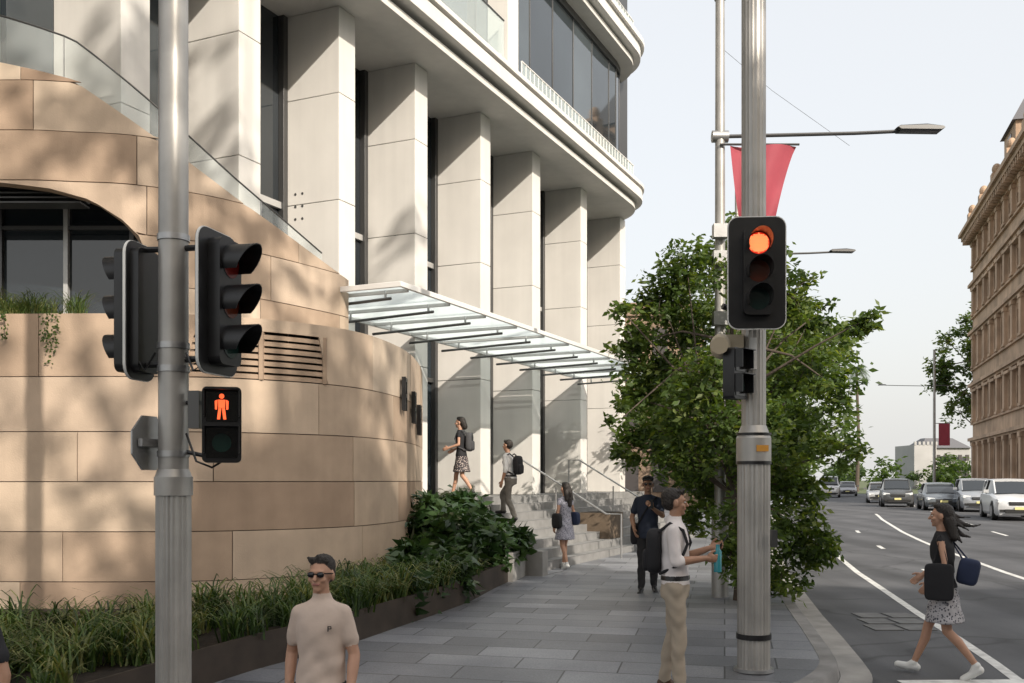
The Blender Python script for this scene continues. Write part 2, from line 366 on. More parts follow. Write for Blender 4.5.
# ------------------------------------------------------------------ main building
O=Vector((-10.9,0)); dv=Vector((.4164,.9092)); nv=Vector((.9092,-.4164))
def F(s,off,z): p=O+dv*s+nv*off; return (p.x,p.y,z)
RF=Matrix(((nv.x,dv.x,0),(nv.y,dv.y,0),(0,0,1)))
def fbox(mb,s0,s1,o0,o1,z0,z1,m):
    mb.box(F((s0+s1)/2,(o0+o1)/2,(z0+z1)/2),(abs(o1-o0),abs(s1-s0),z1-z0),m,RF)
B=MB(); POD=1.53; SOF=10.1
cols=[14.62,16.9,19.5,22.1,25.0,27.9,31.3,34.76]
zj=[POD,4.15,6.75,8.6,SOF]
for i,s in enumerate(cols):
    z00=POD if i>1 else (3.9 if i==1 else 6.0)
    fbox(B,s-.48,s-.02,-1.2,-.02,z00,SOF,JOINT)
    for a,b in zip(zj,zj[1:]):
        a2=max(a,z00)
        if b-a2<.1: continue
        fbox(B,s-.5,s,-1.2,0,a2+.006,b-.006,WHITE)
prev=13.4
for i,s in enumerate(cols):
    B.t=random.random()
    fbox(B,prev,s-.5,-1.32,-1.2,POD if s>19 else 5.9,SOF,DGLASS)
    if i>0:
        fbox(B,prev+.02,prev+.1,-1.2,-1.1,POD if s>19 else 5.9,SOF,LFRAME)
        fbox(B,s-.62,s-.5,-1.2,-1.08,POD if s>19 else 5.9,SOF,FRAME)
        fbox(B,prev+.1,s-.62,-1.2,-1.13,6.68,6.8,LFRAME)
        if s>19: fbox(B,prev+.1,s-.62,-1.2,-1.13,4.1,4.2,FRAME)
    prev=s
fbox(B,34.8,35.0,-9,-1.25,POD,SOF,WHITE)
fbox(B,8,34.8,-9,-8.8,3.9,SOF,WHITE)
def slab(outer,z0,z1,m,s0=2,end=35.2,inner=-9,r=2.0):
    pts=[F(s0,inner,0),F(s0,outer,0),F(12,outer,0),F(22,outer,0)]
    for k in range(0,13):
        a=rad(k*90/12); pts.append(F(end-r+r*math.sin(a)+ (outer-.9)*.5,outer-r+r*math.cos(a),0))
    pts.append(F(end+(outer-.9)*.5,inner,0))
    B.poly(pts,z0,z1,m)
slab(.75,SOF,SOF+.14,WHITE); slab(.62,SOF+.14,SOF+.24,JOINT); slab(.95,SOF+.24,SOF+.52,WHITE); slab(.88,SOF+.52,SOF+.58,JOINT); slab(1.0,SOF+.58,SOF+.68,WHITE); slab(.8,SOF+.68,SOF+.75,WHITE)
def storey(zb,zt,off):
    pts=[]
    s=2.0
    while s<33.0: pts.append(F(s,off,0)[:2]); s+=1.45
    r=1.9
    for k in range(0,7):
        a=rad(k*90/6); pts.append(F(33.1+r*math.sin(a),off-r+r*math.cos(a),0)[:2])
    pts.append(F(35.0,-8,0)[:2])
    for i,(p,q) in enumerate(zip(pts,pts[1:])):
        B.t=random.random()
        B.add([(*p,zb),(*q,zb),(*q,zt),(*p,zt)],[(0,1,2,3)],DGLASS)
        B.box((p[0],p[1],(zb+zt)/2),(.035,.035,zt-zb),FRAME,RF)
        d=Vector((q[0]-p[0],q[1]-p[1],0)); l=d.length
        for zz,hh,mm in((zb+.06,.12,LFRAME),(zt-.1,.2,FRAME)): 
            c=((p[0]+q[0])/2,(p[1]+q[1])/2,zz); R=Matrix.Rotation(math.atan2(d.y,d.x),3,'Z'); B.box(c,(l,.09,hh),mm,R)
    return pts
for k in range(3):
    zb=SOF+.75+k*4.3; zt=zb+3.6
    storey(zb,zt,.25)
    slab(.7,zt,zt+.15,WHITE); slab(.58,zt+.15,zt+.22,JOINT); slab(.9,zt+.22,zt+.55,WHITE2); slab(1.0,zt+.55,zt+.7,WHITE)
    for s in (8.0,13.5,19.0,24.6,):
        fbox(B,s-.28,s+.28,.26,.75,zb+.02,zt-.02,WHITE)
    fbox(B,25.0,33.2,.765,.775,zb,zb+.42,CLEAR); s=25.0
    while s<33.3: fbox(B,s,s+.018,.755,.785,zb,zb+.42,WHITE2); s+=.24
    fbox(B,25.0,33.2,.75,.79,zb+.42,zb+.445,WHITE2)
    fbox(B,5,24.2,.70,.715,zb,zb+1.0,CLEAR); fbox(B,5,24.2,.69,.73,zb+1.0,zb+1.03,FRAME)
fbox(B,34.2,35.3,-.9,-.1,SOF+.9,zt-5,FRAME)
for r_ in range(3):
    for c_ in range(2):
        B.tube([F(19.02,-.92+c_*.15,6.5+r_*.22),F(18.994,-.92+c_*.15,6.5+r_*.22)],.026,JOINT,10)
bo=B.obj('office_building',smooth=True,angle=30,bevel=.012)
# ------------------------------------------------------------------ canopy
C=MB(); zc=4.76
s0,s1,CO=17.2,30.8,2.3
n=10
for i in range(n):
    a=s0+(s1-s0)*i/n; b=s0+(s1-s0)*(i+1)/n
    fbox(C,a+.015,b-.015,.03,CO,zc,zc+.025,CANOPYG)
fbox(C,s0,s1,CO,CO+.05,zc-.03,zc+.05,WHITE2); fbox(C,s0,s1,.0,.05,zc-.06,zc+.0,LFRAME)
fbox(C,s0-.05,s0,.0,CO+.05,zc-.03,zc+.05,WHITE2); fbox(C,s1,s1+.05,.0,CO+.05,zc-.03,zc+.05,WHITE2)
for i in range(n+1):
    s=s0+.25+(s1-s0-.5)*i/n
    C.tube([F(s,-.0,zc-.2),F(s,CO-.3,zc-.13)],.024,FRAME,8); C.tube([F(s,CO-.4,zc-.13),F(s,CO-.4,zc)],.02,STEEL,6); C.tube([F(s,.4,zc-.17),F(s,.4,zc)],.02,STEEL,6)
    fbox(C,s-.012,s+.012,.05,CO,zc-.06,zc-.002,LFRAME)
C.box(F(19.9,.4,zc-.5),(.06,.06,.12),mat('red_fire_bell',(.5,.03,.02),.4))
C.obj('glass_entrance_canopy',bevel=.006)
# ------------------------------------------------------------------ podium & steps
S=MB(); STEPM=mat('granite_step',(.23,.228,.225),.75,var=.15,vscale=4,bump=.08)
fbox(S,20.6,36,-9,.35,-.2,POD,STEPM)
for i in range(8):
    o=.35+i*.32; z=POD-.17*(i+1)
    fbox(S,21.3,33.5,o,o+.32,-.2,z,STEPM)
    fbox(S,21.3,33.5,o+.0+.28,o+.3205,z,z+.004,mat('step_nosing',(.14,.14,.14),.7))
fbox(S,21.05,21.3,.35,2.95,-.2,.62,CONC)
S.obj('entrance_steps',bevel=.006)
H=MB()
for s in (25.5,29.5):
    P=[F(s,.15,POD+.0),F(s,.15,POD+.9),F(s,.45,POD+.9),F(s,2.6,POD+.9-1.28),F(s,2.95,POD+.9-1.28),F(s,2.95,.17)]
    H.tube(P,.022,STEEL,8)
    H.tube([F(s,1.4,1.0),F(s,1.4,1.74)],.018,STEEL,8)
H.obj('step_handrail')
PB=MB(); fbox(PB,26.9,27.9,1.4,2.2,.3,1.12,mat('timber_planter',(.13,.095,.065),.7,var=.2)); fbox(PB,26.95,27.85,1.45,2.15,1.12,1.13,SOIL); PB.obj('planter_box',bevel=.01)
SG=MB()
for i,(t,z,h) in enumerate([(PL.L-5.2,2.9,.5),(PL.L-4.4,2.75,.5),(PL.L-3.6,2.6,.5)]):
    x,y=PL.at(t,.05)
    for q in((0,-.1,.0,.05,h),(0,.1,.0,.05,h),(0,0,h*.42,.24,.05),(0,0,-h*.05,.24,.05)): SG.box((x,y+q[1],z+.3+q[2]),(.06,q[3],q[4]),BLACK)
SG.obj('wall_sign')
# ------------------------------------------------------------------ planting bed
E=[(-14,7.2),(-6,7.3),(-4.0,7.6),(-3.1,8.5),(-2.45,9.7),(-1.75,11.0),(-.73,14.0),(-.3,16.0),(.22,18.3)]
PE=Path(E); eb=MB(); ts=np.linspace(0,PE.L,90)
rings=[]
for t in ts:
    x,y=PE.at(t); x2,y2=PE.at(t,-.03); g=gz(y); rings.append([(x,y,g-.1),(x,y,g+.34),(x2,y2,g+.34),(x2,y2,g-.1)])
eb.loft(rings,CORTEN)
eb.box((.12,17.75,.40),(.12,1.5,.52),CONC,Matrix.Rotation(rad(-13),3,'Z'))
vs=[];fs=[]
for i,t in enumerate(ts):
    x,y=PE.at(t,-.03); vs+=[(x,y,gz(y)+.3),(x if x<-4.4 else min(x,-1.4)-.4,12.6 if y<12 else y+1.2,.38)]
for i in range(len(ts)-1): fs.append((2*i,2*i+2,2*i+3,2*i+1))
eb.add(vs,fs,SOIL)
eb.obj('planter_edging')
LEAF=mat('strap_leaf',(.05,.09,.02),.45,tone=[(.02,.042,.011),(.042,.085,.02),(.085,.14,.035),(.20,.21,.08)],trans=.25)
def blades(pos,n,h,w,spread,m,droop=.5,tn=(0,1)):
    V=[];T=[]
    for (x,y,z) in pos:
        base=random.uniform(*tn); hs=random.uniform(.5,1.3)
        for _ in range(n):
            a=random.uniform(0,2*math.pi); L=h*hs*random.uniform(.5,1.2); sp=spread*random.uniform(.2,1)
            d=np.array([math.cos(a),math.sin(a),0]); wv=np.array([-math.sin(a),math.cos(a),0])*w*.5
            p0=np.array([x+random.gauss(0,.05),y+random.gauss(0,.05),z]); pts=[]
            for k in range(5):
                u=k/4; pts.append(p0+d*sp*L*u**1.4+np.array([0,0,L*(u-droop*u**2.6)]))
            for k in range(4):
                w0=wv*(1-.15*k) if k<3 else wv*.6; w1=wv*(1-.15*(k+1)) if k<3 else wv*.03
                V+=[pts[k]-w0,pts[k]+w0,pts[k+1]+w1,pts[k+1]-w1]; T.append(min(1,max(0,base+random.gauss(0,.2))))
    return V,T
pos=[]
ta=float(PE.s_of_x(-6.8))
for t in np.linspace(ta,PE.L-3.2,330):
    x0_,y0_=PE.at(t); mx_=max(.8,min(3.6,11.7-y0_)) if y0_<11 else 1.0
    off=-random.uniform(.05,mx_); x,y=PE.at(t,off)
    pos.append((x,y,gz(y0_)+.28))
V,T=blades(pos,34,.70,.022,.8,LEAF,.6)
fastmesh('grass_border',V,4,[LEAF],tone=T)
pos=[(random.uniform(-7.2,-5.3),12.25+random.uniform(-.08,.3),3.85) for _ in range(40)]
V,T=blades(pos,54,.48,.012,.75,LEAF,.45,(.5,.9)); 
fastmesh('terrace_grass',V,4,[LEAF],tone=T)
def leaves(centers,radii,n,size,droop=.3,aspect=.45,seed=1,tight=.17):
    rng=np.random.default_rng(seed); C_=np.array(centers,float); R_=np.array(radii,float)
    if R_.ndim==1: R_=np.stack([R_]*3,1)
    w=R_.prod(1)**(2/3); w/=w.sum()
    nt=max(30,n//26); ti=rng.choice(len(C_),nt,p=w); u=rng.normal(size=(nt,3)); u/=np.linalg.norm(u,axis=1)[:,None]
    tp=C_[ti]+u*R_[ti]*(rng.random((nt,1))**.45)
    pick=rng.integers(0,nt,n); P=tp[pick]+rng.normal(size=(n,3))*R_[ti[pick]].mean(1)[:,None]*tight*np.array([1,1,.8])
    tt=(rng.random(nt)*.7)[pick]+rng.random(n)*.35
    d=rng.normal(size=(n,3)); d[:,2]=d[:,2]*.5-droop; d/=np.linalg.norm(d,axis=1)[:,None]
    r=rng.normal(size=(n,3)); s=np.cross(d,r); s/=np.linalg.norm(s,axis=1)[:,None]; nn=np.cross(s,d)
    L=size*(.6+.7*rng.random(n))[:,None]; W=L*aspect
    a=P; b=P+d*L*.45+s*W*.5+nn*L*.06; c=P+d*L; e=P+d*L*.45-s*W*.5+nn*L*.06
    V=np.stack([a,b,c,e],1).reshape(-1,3)
    return V,np.clip(tt,0,1),tp
TL=mat('tree_leaf',(.05,.09,.02),.5,tone=[(.026,.05,.014),(.055,.098,.023),(.09,.148,.03),(.15,.19,.045)],trans=.45)
SL=mat('shrub_leaf',(.03,.06,.02),.3,tone=[(.012,.032,.011),(.028,.062,.018),(.055,.105,.03)],trans=.15)
V,T,_=leaves([(-1.1,14.6,.75),(-.95,15.4,.95),(-.75,16.3,.95),(-.45,17.0,.85),(-.15,17.6,.75),(-1.3,16,1.1),(-1.2,17.2,1.15),(-.6,18.3,.95),(-1.2,13.6,.65),(-1.5,12.6,.5),(-.9,14.2,.6)],[.44,.52,.52,.52,.44,.52,.62,.48,.42,.32,.4],7500,.24,droop=.15,aspect=.36,seed=3)
fastmesh('shrub_hedge',V,4,[SL],tone=T)
V=[];T=[]
for (x,y,l) in [(-5.52,11.97,.65),(-5.45,11.97,.5),(-5.58,11.97,.35),(-6.05,11.96,.35)]:
    for k in range(36):
        u=random.random(); c=np.array([x+random.gauss(0,.02),y-random.uniform(.0,.06),3.92-u*l]); d=np.array([random.gauss(0,1),-.3,random.gauss(-.4,1)]); d/=np.linalg.norm(d); s_=np.cross(d,[0,1,0.2]); s_/=np.linalg.norm(s_)
        V+=[c,c+d*.025+s_*.012,c+d*.045,c+d*.025-s_*.012]; T.append(random.random()*.6)
fastmesh('hanging_vine',V,4,[TL],tone=T)
# ------------------------------------------------------------------ trees
def tree(name,base,trunk_top,clumps,n,leafsize,seed,tr=.11,leafm=TL,tight=.17):
    root=empty(name,(0,0,0)); tb=MB(); rng=random.Random(seed)
    b=Vector(base); t=Vector(trunk_top); pts=[b+(t-b)*k/5+Vector((rng.gauss(0,.04),rng.gauss(0,.04),0))*(k>0) for k in range(6)]
    tb.tube(pts,[tr*(1.25-.6*k/5) if k else tr*1.5 for k in range(6)],BARK,10)
    cs=[Vector(c[:3]) for c in clumps]
    V,T,tp=leaves([c[:3] for c in clumps],[c[3] for c in clumps],n,leafsize,seed=seed,tight=tight)
    for c in cs:
        st=pts[rng.choice([2,3,4,5])] if c.z>pts[3].z else pts[2]
        m=st.lerp(c,.5)+Vector((rng.gauss(0,.1),rng.gauss(0,.1),.15)); tb.tube([st,m,c],[tr*.32,tr*.18,tr*.08],BARK,6)
    for q in tp[::2]:
        q=Vector(q); c=min(cs,key=lambda k:(k-q).length); tb.tube([c,c.lerp(q,.55)+Vector((0,0,.04)),q],[tr*.08,tr*.05,tr*.03],BARK,4,cap=False)
    tb.obj('trunk_and_limbs',root); fastmesh('foliage',V,4,[leafm],tone=T,parent=root)
    return root
cl=[(2.6,5.1,.42),(2.25,4.65,.42),(1.87,4.0,.36),(1.98,3.15,.42),(1.78,2.4,.28),(2.75,4.25,.55),(3.35,4.75,.48),(4.05,4.6,.44),(4.6,4.35,.28),(4.42,3.6,.45),(3.62,3.58,.6),(2.75,3.15,.58),(2.6,2.27,.52),(3.47,2.4,.6),(4.15,2.7,.54),(3.85,1.68,.52),(3.25,1.32,.5),(4.3,.95,.3),(3.85,.6,.34),(2.97,1.9,.46),(2.28,2.63,.42),(4.6,3.15,.34),(3.9,.3,.22),(3.05,.75,.3),(1.6,4.45,.22),(1.55,2.78,.22),(4.85,4.1,.22),(4.82,4.55,.17),(4.65,2.3,.3),(4.1,1.2,.38),(3.3,5.25,.35),(2.1,3.6,.4),(3.3,.95,.35),(2.8,1.3,.3),(4.4,1.75,.3)]
rg=random.Random(5); cc=[(x,14.6+rg.uniform(-.9,1.0),z,r) for x,z,r in cl]
tree('street_tree',(3.35,14.6,.13),(3.3,14.6,3.9),cc,27000,.12,11,.085,tight=.2)
def crown(cx,cy,z0,z1,R,n,seed):
    rg=random.Random(seed); out=[]
    while len(out)<n:
        x,y,z=[rg.uniform(-1,1) for _ in range(3)]
        if x*x+y*y+z*z>1: continue
        zc_=(z0+z1)/2+z*(z1-z0)/2; out.append((cx+x*R,cy+y*R,zc_,R*rg.uniform(.2,.36)))
    return out
tree('street_tree',(4.75,22,.17),(4.8,22,4.6),crown(4.9,22,1.5,7.1,2.45,36,2),16000,.17,12,.11)
tree('street_tree',(7.0,31,.22),(7.0,31,5),crown(7.1,31,1.9,8.4,3.1,34,3),12000,.21,13,.14)
tree('street_tree',(12.2,50,.4),(12.2,50,6),crown(12.0,50,2.4,8.0,3.2,26,4),8000,.28,14,.18)
tree('park_tree',(51.5,108,.3),(51.5,108,15),crown(50.6,108,8,21.5,4.8,44,6),10000,.5,16,.4)
tree('dapple_caster_tree',(9.5,-6.5,-.3),(9.5,-6.5,12),crown(9.2,-7.0,9,25,6.8,40,8),2500,.5,18,.3,tight=.2)  # unseen tree added behind the camera to dapple the sun on the walls
V,T,_=leaves([(x,170+random.uniform(-12,12),1.8+random.uniform(0,2)) for x in np.linspace(30,95,34)],[random.uniform(1.8,3.2) for _ in range(34)],9000,.9,seed=31)
fastmesh('distant_trees',V,4,[TL],tone=T*.6)
root=empty('palm_tree'); pm=MB(); pb=(48.3,140,.2); ph=17.6
pm.tube([(pb[0],pb[1],0),(pb[0]+.2,pb[1],ph*.5),(pb[0]-.1,pb[1],ph)],[.30,.22,.18],BARK,10); pm.obj('trunk',root)
V=[];T=[]
for k in range(34):
    a=random.uniform(0,6.28); el=random.uniform(-.9,1.1); L=1.8
    d=np.array([math.cos(a),math.sin(a),0])
    p=[np.array([pb[0]-.1,pb[1],ph])+d*L*u*math.cos(el*.8)+np.array([0,0,L*(u*math.sin(el)-.7*u*u)]) for u in np.linspace(0,1,7)]
    for i in range(1,7):
        for s_ in (-1,1):
            for q in range(3):
                c=p[i-1]+(p[i]-p[i-1])*q/3; w_=np.array([-d[1],d[0],0])*s_*.35+d*.2+np.array([0,0,-.28]); t_=(p[i]-p[i-1])*.12
                V+=[c,c+t_,c+w_+t_,c+w_]; T.append(random.random()*.5)
fastmesh('fronds',V,4,[TL],tone=T,parent=root)
# ------------------------------------------------------------------ sandstone government building (right)
RB=MB(); RST=mat('weathered_sandstone',(.50,.35,.24),.85,var=.28,vscale=.5,streak=.3,bump=.1,bscale=8); RDK=mat('dark_window_glass',(.06,.055,.055),.2)  # dark glass behind the piers and in the window openings
P0=Vector((46.3,100.5)); P1=Vector((34.0,59.5)); D_=(P1-P0); LR=D_.length; D_.normalize(); NR=Vector((D_.y,-D_.x))
if NR.x>0: NR=-NR
def G(s,o,z): p=P0+D_*s+NR*o; return (p.x,p.y,z)
RR=Matrix(((D_.x,NR.x,0),(D_.y,NR.y,0),(0,0,1)))
def gbox(s0,s1,o0,o1,z0,z1,m): RB.box(G((s0+s1)/2,(o0+o1)/2,(z0+z1)/2),(s1-s0,abs(o1-o0),z1-z0),m,RR)
gbox(.3,LR,-14,-.6,.1,26.6,RDK)
gbox(0,.7,-14,0,.1,26.5,RST)
fl=[.1,6.2,11.6,16.8,21.6,26.0]
bay=3.4; nb=int(LR/bay)
for k in range(5):
    a,b=fl[k],fl[k+1]
    gbox(.7,LR,-.6,.0,a,a+1.35,RST); gbox(.7,LR,-.6,-.02,b-1.0,b,RST)
    gbox(-.3,LR,-.1,.45,b-.42,b-.12,RST); gbox(-.2,LR,-.1,.25,b-.6,b-.42,RST); gbox(-.2,LR,-.1,.2,a+1.2,a+1.37,RST)
    for i in range(nb+1):
        s=.6+i*bay
        gbox(s,s+1.5,-.6,.002,a+1.35,b-1.0,RST)
        gbox(s+.35,s+1.15,.0,.28,a+1.37,b-.6,RST); gbox(s+.25,s+1.25,.0,.36,b-.95,b-.62,RST); gbox(s+.25,s+1.25,.0,.34,a+1.38,a+1.6,RST)
        if k in(1,3): gbox(s+1.35,s+bay+.15,-.05,.4,b-1.05,b-.82,RST)
        c0=s+1.5; wv=bay-1.5; zt=b-1.0
        for q in range(6):
            x=-1+ (q+.5)/3; hh=wv/2*(1-math.sqrt(max(0,1-x*x))); gbox(c0+wv*q/6,c0+wv*(q+1)/6,-.55,-.06,zt-hh-.001,zt-.001,RST)
        gbox(c0+wv/2-.06,c0+wv/2+.06,-.5,-.38,a+1.35,zt,RST); gbox(c0,c0+wv,-.5,-.4,zt-1.2,zt-1.08,RST)
gbox(-.7,LR,-.4,1.0,26.0,26.4,RST); gbox(-.9,LR,-.4,1.25,26.4,26.75,RST); gbox(-.5,LR,-.4,.6,25.6,26.0,RST)
s=0
while s<LR: gbox(s,s+.3,.2,.95,25.5,25.98,RST); s+=.85
gbox(-.2,LR,-.3,.5,26.75,27.0,RST); gbox(-.2,LR,-.3,.5,27.9,28.1,RST)
s=.3
while s<LR: gbox(s,s+.22,-.05,.2,27.0,27.9,RST); s+=.5
for i in range(0,nb+1,2):
    s=.2+i*bay; gbox(s,s+.9,-.35,.55,26.75,28.5,RST); RB.ell(G(s+.45,.1,28.9),(.4,.4,.5),RST)
for s in (16,29):
    gbox(s,s+5,-4,-.2,28.1,30.8,RST); RB.loft([[G(s-.3,.1,30.8),G(s+5.3,.1,30.8),G(s+5.3,-4.3,30.8),G(s-.3,-4.3,30.8)],[G(s+1.6,-1.6,34),G(s+3.4,-1.6,34),G(s+3.4,-2.6,34),G(s+1.6,-2.6,34)]],mat('slate_roof',(.12,.12,.13),.7))
    gbox(s+1.7,s+3.3,-.35,-.15,28.4,30.3,RDK)
RB.obj('sandstone_heritage_building',smooth=False)
DB=MB(); DST=mat('light_grey_stone',(.36,.36,.36),.9,var=.1,vscale=.3)  # even light grey stone
DB.box((78.5,185,4.2),(9,8,7),DST); DB.box((74.2,184,4.0),(4,9,8.4),DST); DB.loft([[(74,180.5,7.7),(83,180.5,7.7),(83,189.5,7.7),(74,189.5,7.7)],[(76,184,9.6),(81,184,9.6),(81,186,9.6),(76,186,9.6)]],mat('slate_roof',(.12,.12,.13),.7))
for i in range(8): DB.box((73.0+i*1.3,180.4,3.4),(.6,.3,1.6),RDK); DB.box((73.0+i*1.3,180.4,5.9),(.6,.3,1.1),RDK)
for i in range(6): DB.box((72.4+i*.75,179.6,8.5),(.4,.4,.6),DST)
DB.obj('distant_stone_building',smooth=False)
LB=MB(); LBM=mat('brown_stone',(.24,.17,.12),.85,var=.25,vscale=.6,streak=.25); LB.box((3.2,60,5.6),(14,14,11.4),LBM)
for k in range(3):
    for i in range(9): LB.box((10.22,54+i*1.5,2.2+k*3.4),(.1,.8,1.9),RDK)
    for i in range(9): LB.box((-3+i*1.55,52.98,2.2+k*3.4),(.8,.1,1.9),RDK)
    LB.box((3.2,60,3.9+k*3.4),(14.3,14.3,.25),LBM)
LB.obj('corner_stone_building',smooth=False,bevel=.03)
OBM=mat('caster_precast',(.45,.42,.37),.8,var=.1,vscale=.3)  # cladding of the unseen shadow-casting blocks
def caster_bldg(x0,x1,y0,y1,h,name):
    OB=MB(); OB.box(((x0+x1)/2,(y0+y1)/2,h/2-.3),(x1-x0,y1-y0,h),DGLASS)
    z=0
    while z<h-1: OB.box(((x0+x1)/2,(y0+y1)/2,z),(x1-x0+.5,y1-y0+.5,1.1),OBM); z+=3.8
    x=x0
    while x<=x1: OB.box((x,y1+.2,h/2-.3),(.7,.5,h),OBM); x+=3.6
    y=y0
    while y<=y1:
        OB.box((x0-.2,y,h/2-.3),(.5,.7,h),OBM); OB.box((x1+.2,y,h/2-.3),(.5,.7,h),OBM); y+=3.6
    OB.obj(name,smooth=False)
caster_bldg(21.8,75,-45,-25,30.5,'shadow_caster_block')  # unseen tower added behind the camera to throw shade over the foreground
caster_bldg(-2,20,-26,-11,13.6,'shadow_caster_block')  # lower unseen block, added to shade the near ground but clear the wall
# ------------------------------------------------------------------ signals
RIM=mat('signal_border',(.7,.7,.68),.5)
REDL=mat('dim_red_lens',(.12,.008,.006),.15); GRNL=mat('dim_green_lens',(.01,.03,.025),.15); AMBL=mat('dim_amber_lens',(.10,.02,.008),.15)
REDON=mat('lit_red_led',(1,.38,.13),.4,emis=3.2); REDGLOW=mat('lit_red_lens',(.85,.03,.010),.4,emis=.6); MANON=mat('lit_red_man',(1,.12,.035),.4,emis=1.5)
def rrect(w,h,r,n=5):
    P=[]
    for cx,cy,a0 in((w/2-r,h/2-r,0),(-w/2+r,h/2-r,90),(-w/2+r,-h/2+r,180),(w/2-r,-h/2+r,270)):
        for k in range(n+1): a=rad(a0+90*k/n); P.append((cx+r*math.cos(a),cy+r*math.sin(a)))
    return P
def frame(c,f):
    f=Vector((f[0],f[1],0)).normalized(); xr=Vector((-f.y,f.x,0))
    return Matrix(((xr.x,-f.x,0,c[0]),(xr.y,-f.y,0,c[1]),(0,0,1,c[2]),(0,0,0,1)))
def visor(mb,cz,r,l,m,a0=-30,a1=210):
    n=16; r1=[];r2=[];r3=[];r4=[]
    for k in range(n+1):
        a=rad(a0+(a1-a0)*k/n); c,s=math.cos(a),math.sin(a); ll=l*(.45+.55*max(0,(s+.5)/1.5))
        r1.append((r*c,-.1,cz+r*s)); r2.append((r*c,-.1-ll,cz+r*s-.0)); r3.append(((r-.006)*c,-.1-ll,cz+(r-.006)*s)); r4.append(((r-.006)*c,-.1,cz+(r-.006)*s))
    mb.loft([r1,r2,r3,r4],m,cap=False,closed=False)
def disc(mb,cx,y,cz,r,m,n=24):
    mb.add([(cx+r*math.cos(2*math.pi*k/n),y,cz+r*math.sin(2*math.pi*k/n)) for k in range(n)],[tuple(range(n))],m)
def signal3(mb,c,f,lit=True,board=(.54,1.05),rim=.02,vl=.22):
    mb.M=frame(c,f); w,h=board
    for (ww,hh,y0,y1,m) in((w,h,-.012,.006,RIM),(w-rim,h-rim,-.016,.012,BLACK)):
        P=rrect(ww,hh,.1 if ww==w else .09); mb.loft([[(x,y0,z) for x,z in P],[(x,y1,z) for x,z in P]],m)
    P=rrect(.27,.8,.05); mb.loft([[(x,-.1,z) for x,z in P],[(x,.07,z) for x,z in P]],BLACK)
    for i,m in enumerate((REDL,AMBL,GRNL)):
        cz=.255-.255*i
        disc(mb,0,-.104,cz,.1,REDGLOW if (lit and i==0) else m)
        if lit and i==0:
            for a in range(-6,7):
                for b in range(-6,7):
                    x=a*.0165+(b%2)*.008; z=b*.0145
                    if x*x+z*z<.088**2: disc(mb,x,-.108,cz+z,.0050,REDON,8)
        visor(mb,cz,.112,vl,BLACK)
    mb.M=Matrix.Identity(4)
def pedsignal(mb,c,f,lit=True):
    mb.M=frame(c,f)
    P=rrect(.24,.48,.03)
    mb.loft([[(x,-.06,z) for x,z in P],[(x,.06,z) for x,z in P]],BLACK)
    for cz in(.115,-.115):
        mb.box((0,-.063,cz),(.19,.006,.19),mat('lens_black',(.006,.006,.006),.15))
        mb.box((0,-.11,cz+.105),(.21,.11,.008),BLACK); mb.box((-.105,-.10,cz+.02),(.008,.08,.17),BLACK); mb.box((.105,-.10,cz+.02),(.008,.08,.17),BLACK)
    if lit:
        cz=.115; y=-.068
        disc(mb,0,y,cz+.064,.016,MANON,14)
        for P in ([(-.022,.042),(.022,.042),(.02,-.01),(-.02,-.01)],[(-.042,.034),(-.025,.042),(-.028,-.02),(-.04,-.02)],[(.025,.042),(.042,.034),(.04,-.02),(.028,-.02)],[(-.020,-.012),(-.002,-.012),(-.010,-.082),(-.028,-.082)],[(.002,-.012),(.020,-.012),(.028,-.082),(.010,-.082)]):
            mb.add([(x,y,cz+z) for x,z in P],[(0,1,2,3)],MANON)
    disc(mb,0,-.0685,-.115,.06,GRNL,18)
    mb.M=Matrix.Identity(4)
def fluted(mb,x,y,z0,z1,r,m=POLE,n=48): mb.tube([(x,y,z0),(x,y,z1)],r,m,n,flute=.05)
T1=MB(); x,y=-2.2,6.5; g=gz(y)
fluted(T1,x,y,g,1.80,.112); T1.tube([(x,y,1.80),(x,y,1.92)],[.122,.122],POLE,32); T1.tube([(x,y,1.92),(x,y,1.97)],[.118,.098],POLE,32)
T1.tube([(x,y,1.95),(x,y,8.5)],[.096,.088],POLE,32)
for z in (2.05,2.6,3.45,2.75): T1.tube([(x,y,z),(x,y,z+.04)],.103,STEEL,24)
T1.tube([(x,y,g),(x,y,g+.3)],.14,BLACK,24)
signal3(T1,(-1.89,6.4,3.03),(.97,-.24),False,(.48,.92),.012,.2); signal3(T1,(-2.44,6.55,3.0),(-.985,.17),False,(.36,.90),.010,.13)
T1.tube([(x,y,3.4),(-1.94,6.43,3.4)],.02,BLACK,8);T1.tube([(x,y,2.68),(-1.94,6.43,2.68)],.02,BLACK,8);T1.tube([(x,y,3.4),(-2.42,6.52,3.4)],.02,BLACK,8);T1.tube([(x,y,2.65),(-2.42,6.52,2.65)],.02,BLACK,8)
pedsignal(T1,(-1.85,6.38,2.25),(.25,-.97)); T1.box((-2.03,6.42,2.35),(.07,.1,.24),FRAME)
T1.tube([(x,y,2.1),(-1.95,6.45,2.05)],.014,BLACK,8); T1.tube([(x,y,2.4),(-1.95,6.45,2.4)],.014,BLACK,8)
T1.tube([(-2.1,6.45,2.2),(-2.02,6.4,2.02),(-1.92,6.4,1.98),(-1.86,6.42,2.02)],.008,BLACK,6); T1.tube([(-2.1,6.45,2.72),(-2.04,6.4,2.6),(-1.98,6.4,2.64),(-1.95,6.4,2.8)],.008,BLACK,6)
T1.tube([(-2.3,6.45,2.72),(-2.36,6.42,2.6),(-2.42,6.42,2.7)],.008,BLACK,6)
